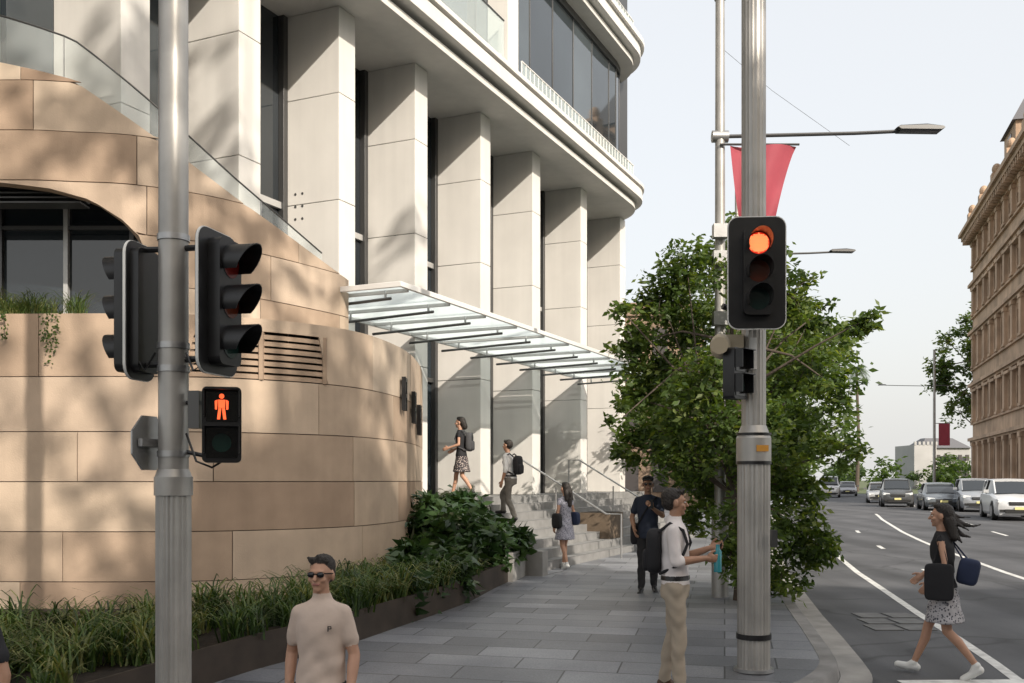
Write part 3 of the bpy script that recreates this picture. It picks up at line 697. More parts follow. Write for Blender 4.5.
T1.M=frame((-2.36,6.5,2.14),(-.96,.28)); P=[(.19*math.cos(rad(22.5+45*k)),.19*math.sin(rad(22.5+45*k))) for k in range(8)]; T1.loft([[(a,-.006,b) for a,b in P],[(a,.006,b) for a,b in P]],STEEL); T1.box((0,.03,0),(.26,.03,.05),STEEL); T1.M=Matrix.Identity(4)
T1.obj('traffic_signal',bevel=0)
T2=MB(); x,y=2.32,9.6; g=gz(y)
fluted(T2,x,y,g,2.08,.155); T2.tube([(x,y,2.08),(x,y,2.30)],[.165,.165],POLE,36); T2.tube([(x,y,2.3),(x,y,2.42)],[.165,.12],POLE,36)
fluted(T2,x,y,2.40,9.5,.115,n=40)
T2.tube([(x,y,g),(x,y,g+.03)],.19,STEEL,24)
for z,m,h in ((2.05,BLACK,.03),(2.33,BLACK,.02),(.38,BLACK,.05)): T2.tube([(x,y,z),(x,y,z+h)],.1665,m,36)
STK=mat('orange_sticker',(.6,.28,.04),.6)
T2.M=frame((x,y,2.2),(.15,-1)); T2.box((.02,-.166,0),(.12,.004,.06),STK); T2.M=Matrix.Identity(4)
T2.box((x-.03,y-.118,3.1),(.06,.004,.3),WPAINT)
signal3(T2,(2.27,9.28,3.82),(-.06,-1),True)
for z in (3.5,4.2): T2.tube([(x,y,z),(2.27,9.36,z)],.02,BLACK,8); T2.tube([(x,y,z-.02),(x,y,z+.03)],.122,STEEL,24)
pedsignal(T2,(2.1,9.42,2.9),(.75,-.66),False); T2.tube([(x,y,2.95),(2.12,9.5,2.95)],.02,BLACK,8)
BEI=mat('beige_detector',(.46,.39,.28),.5)
T2.ell((1.98,9.5,3.17),(.1,.13,.12),BEI); T2.box((2.1,9.55,3.2),(.2,.12,.16),BEI); T2.tube([(1.96,9.42,3.17),(1.93,9.3,3.15)],[.07,.08],BEI,14)
T2.box((2.46,9.4,1.35),(.05,.08,.16),FRAME); 
T2.tube([(2.0,9.5,3.55),(2.2,9.55,3.5)],.03,BLACK,8)
T2.obj('traffic_signal')
def lamp(name,x,y,h,arm_z,arm_l,dirx=1,r=.075,second=None):
    L=MB(); g=gz(y)
    L.tube([(x,y,g),(x,y,g+1.2)],r*1.5,POLE,20); L.tube([(x,y,g+1.2),(x,y,h)],[r,r*.8],POLE,20)
    L.tube([(x,y,h),(x,y,h+.02)],r,FRAME,16)
    L.tube([(x,y,arm_z-.05),(x+dirx*arm_l*.6,y,arm_z),(x+dirx*arm_l*.8,y,arm_z+.03)],[.03,.028,.028],FRAME,8)
    c=x+dirx*(arm_l*.8+.3); P=[(-.35,.02),(-.3,.05),(.1,.07),(.33,.04),(.35,0),(.3,-.04),(-.3,-.03)]
    rings=[]
    for yy,k in((-.12,.6),(-.08,1),(.08,1),(.12,.6)): rings.append([(c+a*dirx,y+yy,arm_z+.05+b*k) for a,b in P])
    L.loft(rings,FRAME)
    L.tube([(x-.12,y,arm_z-.05),(x+.12,y,arm_z-.05)],.09,STEEL,12)
    if r<.1:
        for zz in (5.2,5.6,4.3): L.box((x-.02,y-.12,zz),(.22,.16,.2),STEEL); L.tube([(x,y,zz-.02),(x,y,zz+.03)],r*1.15,STEEL,14)
    if second: L.tube([(x,y,second),(x-dirx*.9,y,second)],.03,FRAME,8); L.box((x-dirx*1.1,y,second),(.5,.2,.08),FRAME)
    o=L.obj(name); return o
lamp('street_lamp',3.12,15.0,9.1,7.1,3.35,r=.085)
lamp('street_lamp',6.3,28,10.2,8.25,3.3)
lamp('street_lamp',38.0,90,13.6,10.4,5.5,-1,.13,second=10.4)
BN=MB(); BRED=mat('banner_cloth',(.42,.075,.11),.7,var=.08,vscale=3,trans=.2)
nu,nw=10,12; rings=[]
for i in range(nu+1):
    u=i/nu; row=[]
    for j in range(nw+1):
        w_=j/nw; x0=3.25+.15*u; x1=4.25-.33*u**.8; z=6.88-1.1*u
        row.append((x0+(x1-x0)*w_,15-.1+.08*math.sin(w_*7+u*2),z+.04*math.sin(w_*5)*u))
    rings.append(row)
BN.loft(rings,BRED,cap=False,closed=False)
BN.tube([(3.1,15-.1,6.9),(4.28,14.9,6.9)],.018,FRAME,8)
BN.obj('street_banner')
B2=MB(); B2.box((38.9,90,6.0),(1.0,.05,2.0),BRED); B2.tube([(38.0,90,7.0),(39.4,90,7.0)],.03,FRAME,6); B2.obj('street_banner')
WR=MB(); WR.tube([(3.12,15,8.4),(4.0,15.4,7.9),(5.4,16,7.25)],.003,FRAME,5); WR.obj('overhead_wire')
# ------------------------------------------------------------------ cars
TYRE=mat('tyre',(.02,.02,.02),.8); RIMM=mat('alloy_wheel',(.4,.4,.42),.3,metal=.8); CGL=mat('car_glass',(.02,.025,.03),.03,spec=.9); HL=mat('headlamp',(.75,.78,.8),.1,spec=.9); TRIM=mat('black_trim',(.02,.02,.02),.5); PLATE=mat('number_plate',(.7,.65,.3),.5); CHR=mat('chrome',(.6,.6,.6),.15,metal=1)
def car(name,x,y,yaw,color,suv=False,van=False,sx=1):
    p=mat('car_paint_%s'%name+str(len(bpy.data.objects)),color,.25,metal=.3,spec=.7)
    c=MB(); L=4.6; W=.92; 
    zr=1.45 if not suv else 1.68
    hood=.86 if not suv else 1.02
    if van: L=4.9; zr=1.95; hood=1.15
    belt=hood+.07
    st=[(-L/2,.55*W,.32,.62),(-L/2+.08,.86*W,.22,hood-.22),(-L/2+.35,.97*W,.2,hood-.08),(-L/2+1.15,W,.2,hood+.02),(-L/2+1.6,W,.2,belt),(L/2-1.0,W,.2,belt+.03),(L/2-.3,.97*W,.22,belt),(L/2-.06,.9*W,.26,belt-.12),(L/2,.8*W,.4,belt-.35)]
    rings=[]
    for (yy,w,z0,z1) in st:
        zm=(z0+z1)/2
        rings.append([(-w*.92,yy,z0),(-w,yy,z0+.12),(-w*1.01,yy,zm+.05),(-w*.97,yy,z1-.07),(-w*.86,yy,z1),(0,yy,z1+.035),(w*.86,yy,z1),(w*.97,yy,z1-.07),(w*1.01,yy,zm+.05),(w,yy,z0+.12),(w*.92,yy,z0)])
    c.loft(rings,p)
    yf=-L/2+(1.25 if not van else .7); yr=L/2-(.25 if (suv or van) else .55); yt=-L/2+(2.0 if not van else 1.35); yb=L/2-(.6 if (suv or van) else 1.35)
    def gr(yy,w,z): return [(-w,yy,belt-.03),(-w*.98,yy,belt),(-w*.80 if z>belt+.1 else -w*.95,yy,z),(0,yy,z+.02),(w*.80 if z>belt+.1 else w*.95,yy,z),(w*.98,yy,belt),(w,yy,belt-.03)]
    c.loft([gr(yf,.8*W,belt+.01),gr(yt,.93*W,zr-.05),gr((yt+yb)/2,.93*W,zr-.03),gr(yb,.93*W,zr-.06),gr(yr,.85*W,belt+.03)],CGL)
    ro=lambda yy,z:[(-.76*W,yy,z-.01),(-.70*W,yy,z+.04),(0,yy,z+.065),(.70*W,yy,z+.04),(.76*W,yy,z-.01)]
    c.loft([ro(yt-.06,zr-.075),ro(yt+.1,zr-.03),ro((yt+yb)/2,zr-.01),ro(yb,zr-.05),ro(yb+.15,zr-.11)],p)
    for s in(-1,1):
        c.tube([(s*.78*W,yf+.02,belt),(s*.75*W,yt-.03,zr-.04)],.035,p,6); c.tube([(s*.93*W,(yt+yb)/2,belt),(s*.76*W,(yt+yb)/2,zr-.02)],.035,TRIM,6); c.tube([(s*.84*W,yr-.03,belt),(s*.75*W,yb,zr-.05)],.045,p,6)
        c.box((s*(W+.1),yf+.45,belt+.1),(.2,.1,.13),p)
        P=[(-.16,.06),(.16,.09),(.18,-.02),(-.12,-.06)]
        c.loft([[(s*.66*W+a*1.1*(s),-L/2+.07,hood-.26+b) for a,b in P],[(s*.74*W+a*(s),-L/2+.3,hood-.22+b) for a,b in P]],HL)
        c.box((s*.68*W,-L/2+.03,.40),(.22,.06,.1),TRIM); c.box((s*.7*W,L/2-.06,belt-.25),(.3,.1,.14),mat('tail_lamp',(.35,.01,.01),.2))
        for yy in(-L/2+.88,L/2-.85):
            r=.33 if not suv else .37
            c.tube([(s*(W-.18),yy,r),(s*(W+.02),yy,r)],r,TYRE,22); c.tube([(s*(W-.05),yy,r),(s*(W+.03),yy,r)],r*.62,RIMM,16); c.tube([(s*(W-.2),yy,r+.02),(s*(W+.005),yy,r+.02)],r*1.13,TRIM,22)
    c.box((0,-L/2+.03,hood-.33),(.8,.08,.15),TRIM); c.box((0,-L/2-.005,hood-.32),(.75,.02,.02),CHR); c.box((0,-L/2+.0,.38),(1.1,.06,.16),TRIM); c.box((0,-L/2-.03,.5),(.38,.02,.11),PLATE)
    o=c.obj(name,angle=30); o.location=(x,y,rz(y)+.0); o.rotation_euler=(0,0,yaw); return o
ya=-.32
car('parked_car',23.8,62,ya,(.08,.085,.09),suv=True)
car('parked_car',23.45,55,ya+.04,(.18,.2,.22))
car('parked_car',24.3,52.5,ya,(.35,.37,.40),suv=True)
car('parked_car',21.4,43,ya+.02,(.7,.71,.72),suv=True)
car('white_van',30.2,95,ya,(.6,.6,.6),van=True)
car('parked_car',34.2,102,ya,(.3,.3,.32)); car('parked_car',26.5,72,ya,(.5,.5,.5)); car('parked_car',38.5,100,ya,(.12,.05,.05),suv=True)
# ------------------------------------------------------------------ people
SKIN=mat('skin',(.46,.26,.175),.55,var=.06,vscale=20); SKIN2=mat('skin_tan',(.38,.21,.135),.5,var=.06,vscale=20); LIP=mat('lips',(.36,.15,.12),.5); HAIR=mat('dark_hair',(.018,.013,.010),.45,bump=.6,bscale=120); GHAIR=mat('greying_hair',(.04,.034,.03),.7,bump=.8,bscale=150,var=.5,vscale=60)
def cloth(n,c,**k): return mat(n,c,.85,bump=.3,bscale=9,var=.08,vscale=6,**k)
EYEW=mat('eye_white',(.7,.68,.65),.3); IRIS=mat('iris',(.03,.02,.012),.2)
def prim_cap(p0,p1,r0,r1,m,soft=1): return ('cap',np.array(p0,float),np.array(p1,float),r0,r1,m,soft)
def prim_ell(c,r,m,R=None,soft=1): return ('ell',np.array(c,float),np.array(r,float),(np.eye(3) if R is None else np.array(R)),0,m,soft)
def prim_loft(rings,m): return ('loft',np.array(rings,float),0,0,0,m,1)
def pdist(pr,P):
    k=pr[0]
    if k=='cap':
        a,b,r0,r1=pr[1:5]; ab=b-a; t=np.clip(((P-a)@ab)/max(ab@ab,1e-9),0,1); return np.linalg.norm(P-(a+t[:,None]*ab),axis=1)-(r0+(r1-r0)*t)
    if k=='ell':
        c,r,R=pr[1],pr[2],pr[3]; q=((P-c)@R)/r; return (np.linalg.norm(q,axis=1)-1)*r.min()
    A=pr[1]; z=P[:,2]; o=[np.interp(z,A[:,0],A[:,i]) for i in range(1,5)]
    q=np.hypot((P[:,0]-o[2])/o[0],(P[:,1]-o[3])/o[1]); d=(q-1)*np.minimum(o[0],o[1]); dz=np.maximum(A[0,0]-z,z-A[-1,0]); return np.where(dz>0,np.maximum(d,0)+dz,d)
def pmesh(pr,mb):
    k=pr[0]; m=pr[5]
    if k=='cap':
        a,b,r0,r1=Vector(pr[1]),Vector(pr[2]),pr[3],pr[4]; d=(b-a)
        if d.length<1e-5: d=Vector((0,0,1e-4))
        dn=d.normalized(); pts=[];rs=[]
        for i in range(4): t=math.pi/2*i/4; pts.append(a-dn*r0*math.cos(t)); rs.append(max(r0*math.sin(t),r0*.05))
        pts.append(a);rs.append(r0);pts.append(b);rs.append(r1)
        for i in range(1,5): t=math.pi/2*i/4; pts.append(b+dn*r1*math.sin(t)); rs.append(max(r1*math.cos(t),r1*.05))
        mb.tube(pts,rs,m,14)
    elif k=='ell': mb.ell(pr[1],pr[2],m,Matrix(pr[3].tolist()),16,12)
    else:
        A=pr[1]; mb.loft([[(cx+rx*math.cos(2*math.pi*j/24),cy+ry*math.sin(2*math.pi*j/24),z) for j in range(24)] for z,rx,ry,cx,cy in A],m)
def unit(v): v=np.array(v,float); return v/np.linalg.norm(v)
def hand(pr,w,d,pn,side,m,curl=.45):
    d=unit(d); pn=np.array(pn,float); pn=unit(pn-d*(pn@d)); wv=np.cross(d,pn)*side
    R=np.stack([wv,d,pn],1)
    pr.append(prim_ell(w+d*.05,(.039,.054,.017),m,R,0)); pr.append(prim_cap(w-d*.02,w+d*.03,.025,.024,m,.3))
    for k,(o,L) in enumerate(((.029,.066),(.010,.076),(-.010,.071),(-.028,.056))):
        p=w+d*.088+wv*o; dd=d; a=curl*.6
        for seg,f in enumerate((.45,.32,.26)):
            dd=unit(dd*math.cos(a)+pn*math.sin(a)); q=p+dd*L*f; pr.append(prim_cap(p,q,.0092-.0008*seg,.0086-.0008*seg,m,0)); p=q; a=curl
    p=w+d*.03+wv*.032
    for L,dd in((.034,unit(d*.7+wv*.65+pn*.25)),(.03,unit(d*.9+wv*.3+pn*.35))):
        q=p+dd*L; pr.append(prim_cap(p,q,.0115,.0098,m,0)); p=q
def rotz(p,a,c=(0,0)):
    x,y=p[0]-c[0],p[1]-c[1]; return (c[0]+x*math.cos(a)-y*math.sin(a),c[1]+x*math.sin(a)+y*math.cos(a),p[2])
def person(name,loc,yaw,h,top,bottom,shoe,skin=SKIN,hair=HAIR,hy=0,female=False,J=None,sleeve='short',lower='trousers',shades=False,longhair=None,belt=None,extra=None,collar=None,headtilt=0,curl=(.45,.45),beard=None):
    J=J or {}; k=h/1.75; root=empty(name,loc); root.rotation_euler=(0,0,yaw)
    sw=.148 if female else .155
    j=dict(shR=(sw,0,1.392),shL=(-sw,0,1.392),elR=(sw+.06,-.03,1.12),elL=(-sw-.06,-.03,1.12),wrR=(sw+.07,.05,.875),wrL=(-sw-.07,.05,.875),
      hiR=(.085,0,.90),hiL=(-.085,0,.90),knR=(.095,.02,.49),knL=(-.095,.02,.49),anR=(.1,-.02,.085),anL=(-.1,-.02,.085),toR=None,toL=None,lean=0,pnR=(-1,0,0),pnL=(1,0,0),hdR=None,hdL=None)
    j.update(J); lean=j['lean']
    pr=[]; A=np.array
    ly=lambda z: lean*max(0,z-.9)
    bz=[.86,.93,1.02,1.12,1.22,1.32,1.38,1.425,1.455,1.475]
    rx=[.166,.162,.150,.145,.150,.158,.155,.13,.095,.062] if not female else [.165,.165,.138,.125,.133,.145,.145,.115,.08,.05]
    ry=[.118,.12,.112,.110,.115,.115,.102,.084,.066,.055] if not female else [.118,.118,.098,.092,.112,.112,.09,.07,.06,.05]
    rings=[[z,a,b,0,ly(z)] for z,a,b in zip(bz,rx,ry)]
    if lower=='tucked': rings=[r for r in rings if r[0]>=.93]
    else: rings[0]=[.82 if not female else .9,.170 if not female else .165,.125 if not female else .11,0,0]
    if female: rings=[r for r in rings if r[0]>=.9]
    rings=[rings[0]]+[r for r in rings[1:] if r[0]>rings[0][0]+.01]
    pr.append(prim_loft([[r[0],r[1]+.006,r[2]+.006,r[3],r[4]] for r in rings],top))
    for sd in 'RL':
        sh=A(j['sh'+sd])+A((0,ly(1.4),0)); el=A(j['el'+sd])+A((0,ly(1.2),0)); wr=A(j['wr'+sd])+A((0,ly(1.2),0)); sg=1 if sd=='R' else -1
        ur=.046 if not female else .036
        pr.append(prim_cap(A((sg*.045,ly(1.4),1.437 if not female else 1.43)),sh+A((0,0,.004)),.036 if not female else .032,.050 if not female else .04,top))
        pr.append(prim_cap(sh,el,ur,ur*.82,skin)); pr.append(prim_cap(el,el+(wr-el)*.3,ur*.84,ur*.86,skin)); pr.append(prim_cap(el+(wr-el)*.3,wr,ur*.86,ur*.56,skin))
        if sleeve=='short': pr.append(prim_cap(sh,sh+(el-sh)*.62,.053,.059,top))
        elif sleeve=='rolled': pr.append(prim_cap(sh,el,.056,.052,top)); pr.append(prim_cap(el,el+(wr-el)*.15,.053,.05,top))
        elif sleeve=='cap': pr.append(prim_cap(sh,sh+(el-sh)*.25,.045,.047,top))
        hand(pr,wr,A(j['hd'+sd]) if j['hd'+sd] is not None else wr-el,j['pn'+sd],1 if sd=='R' else -1,skin,curl[0 if sd=='R' else 1])
        hi=A(j['hi'+sd]);kn=A(j['kn'+sd]);an=A(j['an'+sd]); fm=.88 if female else 1
        if lower in('trousers','tucked'):
            pr.append(prim_cap(hi,kn,.096*fm,.068*fm,bottom)); mid=kn+(an-kn)*.35+A((0,-.012,0)); pr.append(prim_cap(kn,mid,.067*fm,.064*fm,bottom)); pr.append(prim_cap(mid,an+A((0,0,.01)),.064*fm,.056*fm,bottom))
        else:
            pr.append(prim_cap(hi,kn,.082*fm,.056*fm,skin)); mid=kn+(an-kn)*.32+unit(A((0,-1,0)))*.018; pr.append(prim_cap(kn,mid,.054*fm,.056*fm,skin)); pr.append(prim_cap(mid,an,.054*fm,.034*fm,skin))
        td=A(j['to'+sd]) if j['to'+sd] is not None else A((sg*.03,.2,-.055)); tdn=unit(td)
        he=an+A((0,-.03,-.045)) if td[2]<-.01 and td[2]>-.09 else an+A((0,-.03,-.04))
        pr.append(prim_cap(he,he+tdn*.2*(.92 if female else 1)+A((0,0,.006)),.041,.036,shoe)); pr.append(prim_cap(an,he+tdn*.08,.042,.042,shoe))
    if lower in('trousers','tucked'): pr.append(prim_loft([[.80,.165,.118,0,0],[.88,.172,.124,0,0],[.97,.158,.114,0,0],[1.01,.15,.108,0,0]],bottom))
    elif lower=='skirt': pr.append(prim_loft([[.56,.235,.19,0,0],[.66,.215,.17,0,0],[.8,.185,.14,0,0],[.9,.17,.122,0,0],[1.0,.14,.103,0,0],[1.06,.13,.098,0,0]],bottom))
    elif lower=='dress': pr.append(prim_loft([[.60,.225,.18,0,0],[.72,.205,.16,0,0],[.85,.18,.135,0,0],[.98,.145,.105,0,0],[1.1,.128,.097,0,0]],bottom))
    if belt: pr.append(prim_loft([[.965,.168,.124,0,0],[1.0,.163,.12,0,0]],belt))
    hl=ly(1.55)
    pr.append(prim_cap((0,hl-.012,1.43),(0,hl+.008,1.56),.056 if not female else .046,.052 if not female else .044,skin))
    if collar: pr.append(prim_cap((0,hl-.02,1.475),(0,hl+.0,1.485),.066,.06,collar))
    hc=(0,hl)
    def HE(c,r,m): c2=rotz((c[0],c[1]+hl,c[2]),hy,hc); Rz=np.array(Matrix.Rotation(hy,3,'Z')@Matrix.Rotation(headtilt,3,'X')); pr.append(prim_ell(c2,r,m,Rz))
    def HC(a,b,r0,r1,m): pr.append(prim_cap(rotz((a[0],a[1]+hl,a[2]),hy,hc),rotz((b[0],b[1]+hl,b[2]),hy,hc),r0,r1,m,.3))
    HE((0,-.004,1.65),(.071,.090,.086),skin); HE((0,.032,1.588),(.054,.058,.068),skin); HE((0,.068,1.541),(.026,.02,.02),skin)
    HC((0,.088,1.640),(0,.109,1.605),.009,.0145,skin); HE((0,.078,1.656),(.05,.02,.012),skin)
    for sg in(-1,1): HE((sg*.079,.0,1.622),(.012,.021,.034),skin); HE((sg*.04,.066,1.603),(.022,.022,.02),skin)
    HC((-.018,.088,1.574),(.018,.088,1.574),.0075,.0075,LIP)
    HE((0,-.030,1.682),(.080,.094,.080),hair); HE((0,-.050,1.64),(.076,.069,.078),hair)
    if not longhair:
        rh=random.Random(int(h*1000))
        for q in range(14):
            a=rh.uniform(-1,1); b_=rh.uniform(-.6,1); HC((a*.045,.02+b_*.045,1.722),(a*.055+.008,.03+b_*.05,1.746+rh.uniform(-.006,.012)-.02*abs(a)),.022,.010,hair)
    else: HE((0,.01,1.728),(.060,.062,.034),hair)
    if beard: HE((0,.04,1.568),(.058,.06,.048),beard)
    if longhair:
        for a,b,r0,r1 in longhair: HC(a,b,r0,r1,hair)
    mb=MB()
    for q in pr: pmesh(q,mb)
    me=bpy.data.meshes.new('t'); me.from_pydata(mb.v,[],mb.f); o=bpy.data.objects.new('t',me); COL.objects.link(o)
    bm=bmesh.new(); bm.from_mesh(me); bmesh.ops.recalc_face_normals(bm,faces=bm.faces); bm.to_mesh(me); bm.free()
    r=o.modifiers.new('r','REMESH'); r.mode='VOXEL'; r.voxel_size=.0068; r.adaptivity=0
    dg=bpy.context.evaluated_depsgraph_get(); m2=bpy.data.meshes.new_from_object(o.evaluated_get(dg)); bpy.data.objects.remove(o)
    nvv=len(m2.vertices); V=np.empty(nvv*3); m2.vertices.foreach_get('co',V); V=V.reshape(-1,3)
    E_=np.empty(len(m2.edges)*2,dtype=np.int64); m2.edges.foreach_get('vertices',E_); E_=E_.reshape(-1,2)
    D=np.stack([pdist(q,V) for q in pr]); lab=D.argmin(0); soft=np.array([q[6] for q in pr],float)[lab]
    deg=np.bincount(E_.ravel(),minlength=nvv).astype(float)
    matsl=[]; 
    for q in pr:
        if q[5] not in matsl: matsl.append(q[5])
    pm_=np.array([matsl.index(q[5]) for q in pr])
    isc=np.array([q[5] in (top,bottom) for q in pr])[lab].astype(float); ish=np.array([q[5] is hair for q in pr])[lab].astype(float)
    for it in range(22):
        S_=np.zeros_like(V); 
        for c in range(3): S_[:,c]=np.bincount(E_[:,0],V[E_[:,1],c],nvv)+np.bincount(E_[:,1],V[E_[:,0],c],nvv)
        V=V+(S_/deg[:,None]-V)*.5*soft[:,None]*(1 if it<4 else isc[:,None])
    m2.vertices.foreach_set('co',V.ravel()); m2.update()
    Nn=np.empty(nvv*3); m2.vertex_normals.foreach_get('vector',Nn); Nn=Nn.reshape(-1,3)
    ph=random.random()*9
    wz=np.clip((1.38-V[:,2])/.3,0.25,1)
    fold=(np.sin(V[:,2]*22+3*np.sin(V[:,0]*14+ph)+V[:,1]*11)*.0045+np.sin(V[:,2]*47+V[:,0]*33+ph+2*np.sin(V[:,1]*25))*.0028)*wz
    hn=np.sin(V[:,0]*190+ph+2*np.sin(V[:,2]*90))*np.sin(V[:,2]*120+V[:,1]*150)*.003
    V=V+Nn*(fold*isc+hn*ish)[:,None]
    m2.vertices.foreach_set('co',(V*k).ravel()); m2.update()
    nf=len(m2.polygons); Cc=np.empty(nf*3); m2.polygons.foreach_get('center',Cc); Cc=Cc.reshape(-1,3)/k
    D=np.stack([pdist(q,Cc) for q in pr]); lab=D.argmin(0)
    m2.materials.clear()
    for mm in matsl: m2.materials.append(mm)
    m2.polygons.foreach_set('material_index',pm_[lab].astype(np.int32)); m2.polygons.foreach_set('use_smooth',[True]*nf)
    ob=bpy.data.objects.new('body',m2); COL.objects.link(ob); ob.parent=root
    a=MB()
    def hp_(p): return Vector(rotz((p[0],p[1]+hl,p[2]),hy,hc))*k
    if shades:
        SH=mat('sunglasses',(.008,.008,.01),.1)
        for sg in(-1,1):
            a.ell(hp_((sg*.031,.092,1.636)),(.026*k,.01*k,.019*k),SH,Matrix.Rotation(hy,3,'Z')); a.tube([hp_((sg*.055,.085,1.643)),hp_((sg*.08,.03,1.641)),hp_((sg*.084,-.01,1.636))],.004,SH,6)
        a.tube([hp_((-.01,.1,1.641)),hp_((.01,.1,1.641))],.004,SH,6)
    else:
        for sg in(-1,1):
            a.ell(hp_((sg*.03,.082,1.635)),(.012*k,.008*k,.007*k),EYEW,Matrix.Rotation(hy,3,'Z')); a.ell(hp_((sg*.03,.088,1.635)),(.0055*k,.004*k,.0055*k),IRIS,Matrix.Rotation(hy,3,'Z'))
            a.tube([hp_((sg*.016,.09,1.655)),hp_((sg*.045,.083,1.656))],.0035,hair,6)
    if extra: extra(a,k)
    a.obj('accessories',root)
    return root
BAG=cloth('black_bag',(.015,.015,.018)); NAVY=cloth('navy_bag',(.02,.03,.07))
def rbox(a,c,d,m,R=None,p=.35,n=20,st=10):
    rings=[]; c=Vector(c)
    f=lambda v: math.copysign(abs(v)**p,v)
    for i in range(st+1):
        ph=-math.pi/2+math.pi*min(max(i/st,.01),.99); ring=[]
        for j_ in range(n):
            t=2*math.pi*j_/n; v=Vector((d[0]/2*f(math.cos(ph))*f(math.cos(t)),d[1]/2*f(math.cos(ph))*f(math.sin(t)),d[2]/2*f(math.sin(ph))))
            if R is not None: v=R@v
            ring.append(c+v)
        rings.append(ring)
    a.loft(rings,m)
def backpack(a,k,m=BAG,sz=(.28,.14,.40)):
    rbox(a,(0,-.175*k,1.21*k),sz,m,p=.5); rbox(a,(0,-.245*k,1.13*k),(sz[0]*.75,.06,sz[2]*.5),m,p=.5)
    for sg in(-1,1): a.tube([(sg*.095,-.12*k,1.385*k),(sg*.105,-.03*k,1.455*k),(sg*.115,.083*k,1.395*k),(sg*.125,.122*k,1.28*k),(sg*.152,.05*k,1.1*k),(sg*.125,-.12*k,1.02*k)],.015,m,8)
walkR=dict(knR=(.09,.17,.50),anR=(.09,.27,.10),toR=(.02,.19,-.01),knL=(-.09,.0,.475),anL=(-.09,-.27,.15),toL=(-.02,.15,-.10))
def ex1(a,k):
    z=1.30*k; x=-.075*k; y=.122*k
    a.box((x,y,z),(.006,.006,.034),BLACK); a.box((x-.010,y,z+.014),(.016,.006,.005),BLACK); a.box((x-.010,y,z),(.016,.006,.005),BLACK); a.box((x-.019,y,z+.007),(.005,.006,.016),BLACK)
TEE=cloth('beige_tee',(.56,.45,.38))
person('pedestrian_man',(-1.22,6.4,rz(6.4)),rad(176),1.745,TEE,cloth('black_trousers',(.02,.02,.022)),BLACK,SKIN,GHAIR,hy=rad(-8),shades=True,J=dict(walkR,shR=(.145,0,1.385),shL=(-.145,0,1.39),elR=(.215,-.08,1.12),wrR=(.215,.0,.88),elL=(-.215,-.0,1.12),wrL=(-.21,.10,.89)),extra=ex1,collar=TEE)
person('pedestrian_man',(-3.11,5.75,rz(5.5)),rad(150),1.84,cloth('black_tee',(.018,.018,.022)),cloth('black_trousers',(.02,.02,.022)),BLACK,SKIN2,HAIR,J=dict(elL=(-.26,-.02,1.12),wrL=(-.27,.05,.88)))
def ex2(a,k):
    backpack(a,k)
    TEAL=mat('teal_bottle',(.03,.22,.26),.25); c=Vector((.06,.37,1.17))*k
    a.tube([c+Vector((0,0,-.13)),c+Vector((0,0,.05)),c+Vector((0,0,.075)),c+Vector((0,0,.11))],[.034,.034,.018,.016],TEAL,16)
    a.box(Vector((-.13,.40,1.29))*k,(.075,.012,.15),BLACK,Matrix.Rotation(rad(-35),3,'X'))
    a.box(Vector((0,.121,.985))*k,(.04,.012,.03),CHR)
WSHIRT=cloth('white_shirt',(.72,.67,.66))
person('pedestrian_man',(1.45,8.9,gz(8.9)),rad(-106),1.79,WSHIRT,cloth('khaki_trousers',(.38,.32,.25)),mat('brown_shoe',(.08,.04,.02),.4),SKIN2,HAIR,hy=rad(14),lower='tucked',sleeve='rolled',belt=BLACK,
  J=dict(elR=(.19,.03,1.13),wrR=(.10,.27,1.16),elL=(-.20,.05,1.14),wrL=(-.15,.28,1.23),hdR=(-.1,1,0),hdL=(.1,1,.25),pnR=(-1,0,0.2),pnL=(1,0,.3),knR=(.09,.05,.49),anR=(.10,.05,.085),knL=(-.09,-.02,.49),anL=(-.1,-.1,.085)),extra=ex2,collar=WSHIRT,curl=(1.0,.8))
def ex3(a,k):
    a.tube([(-.13*k,.06,1.44*k),(0,.135,1.3*k),(.17*k,.09,1.0*k)],.013,BAG,8); rbox(a,(.2*k,-.1,.88*k),(.14,.30,.34),BAG,p=.5)
    a.box((-.04*k,.33*k,1.34*k),(.075,.012,.14),BLACK)
    a.ell((0,-.015*k,1.715*k),(.090*k,.103*k,.054*k),BAG); a.ell((0,.085*k,1.705*k),(.066*k,.075*k,.009),BAG)
person('pedestrian_man',(2.12,15.6,gz(15.6)),rad(172),1.80,cloth('navy_tee',(.025,.033,.055)),cloth('black_trousers',(.02,.02,.022)),BLACK,SKIN2,HAIR,shades=True,
  J=dict(elL=(-.22,.08,1.16),wrL=(-.07,.27,1.28),hdL=(.35,.5,.4),pnL=(.2,-1,0),elR=(.24,-.02,1.13),wrR=(.2,.14,.95),knR=(.09,.06,.49),anR=(.1,.06,.085),knL=(-.09,.0,.48),anL=(-.09,-.12,.10)),extra=ex3)
FLO=mat('floral_print',(.3,.3,.3),.8)
def floral(m,a,b,s):
    nt=m.node_tree;N=nt.nodes;L=nt.links;bs=N['Principled BSDF']; v=N.new('ShaderNodeTexVoronoi'); v.inputs['Scale'].default_value=s; tc=N.new('ShaderNodeTexCoord'); L.new(tc.outputs['Object'],v.inputs['Vector'])
    c=N.new('ShaderNodeValToRGB'); c.color_ramp.interpolation='CONSTANT'; c.color_ramp.elements[0].color=(*a,1); c.color_ramp.elements[1].color=(*b,1); c.color_ramp.elements[1].position=.38; L.new(v.outputs['Distance'],c.inputs['Fac']); L.new(c.outputs['Color'],bs.inputs['Base Color'])
floral(FLO,(.07,.07,.09),(.42,.41,.43),42)
FLO2=mat('dark_floral_print',(.3,.3,.3),.8); floral(FLO2,(.45,.38,.35),(.035,.03,.035),38)
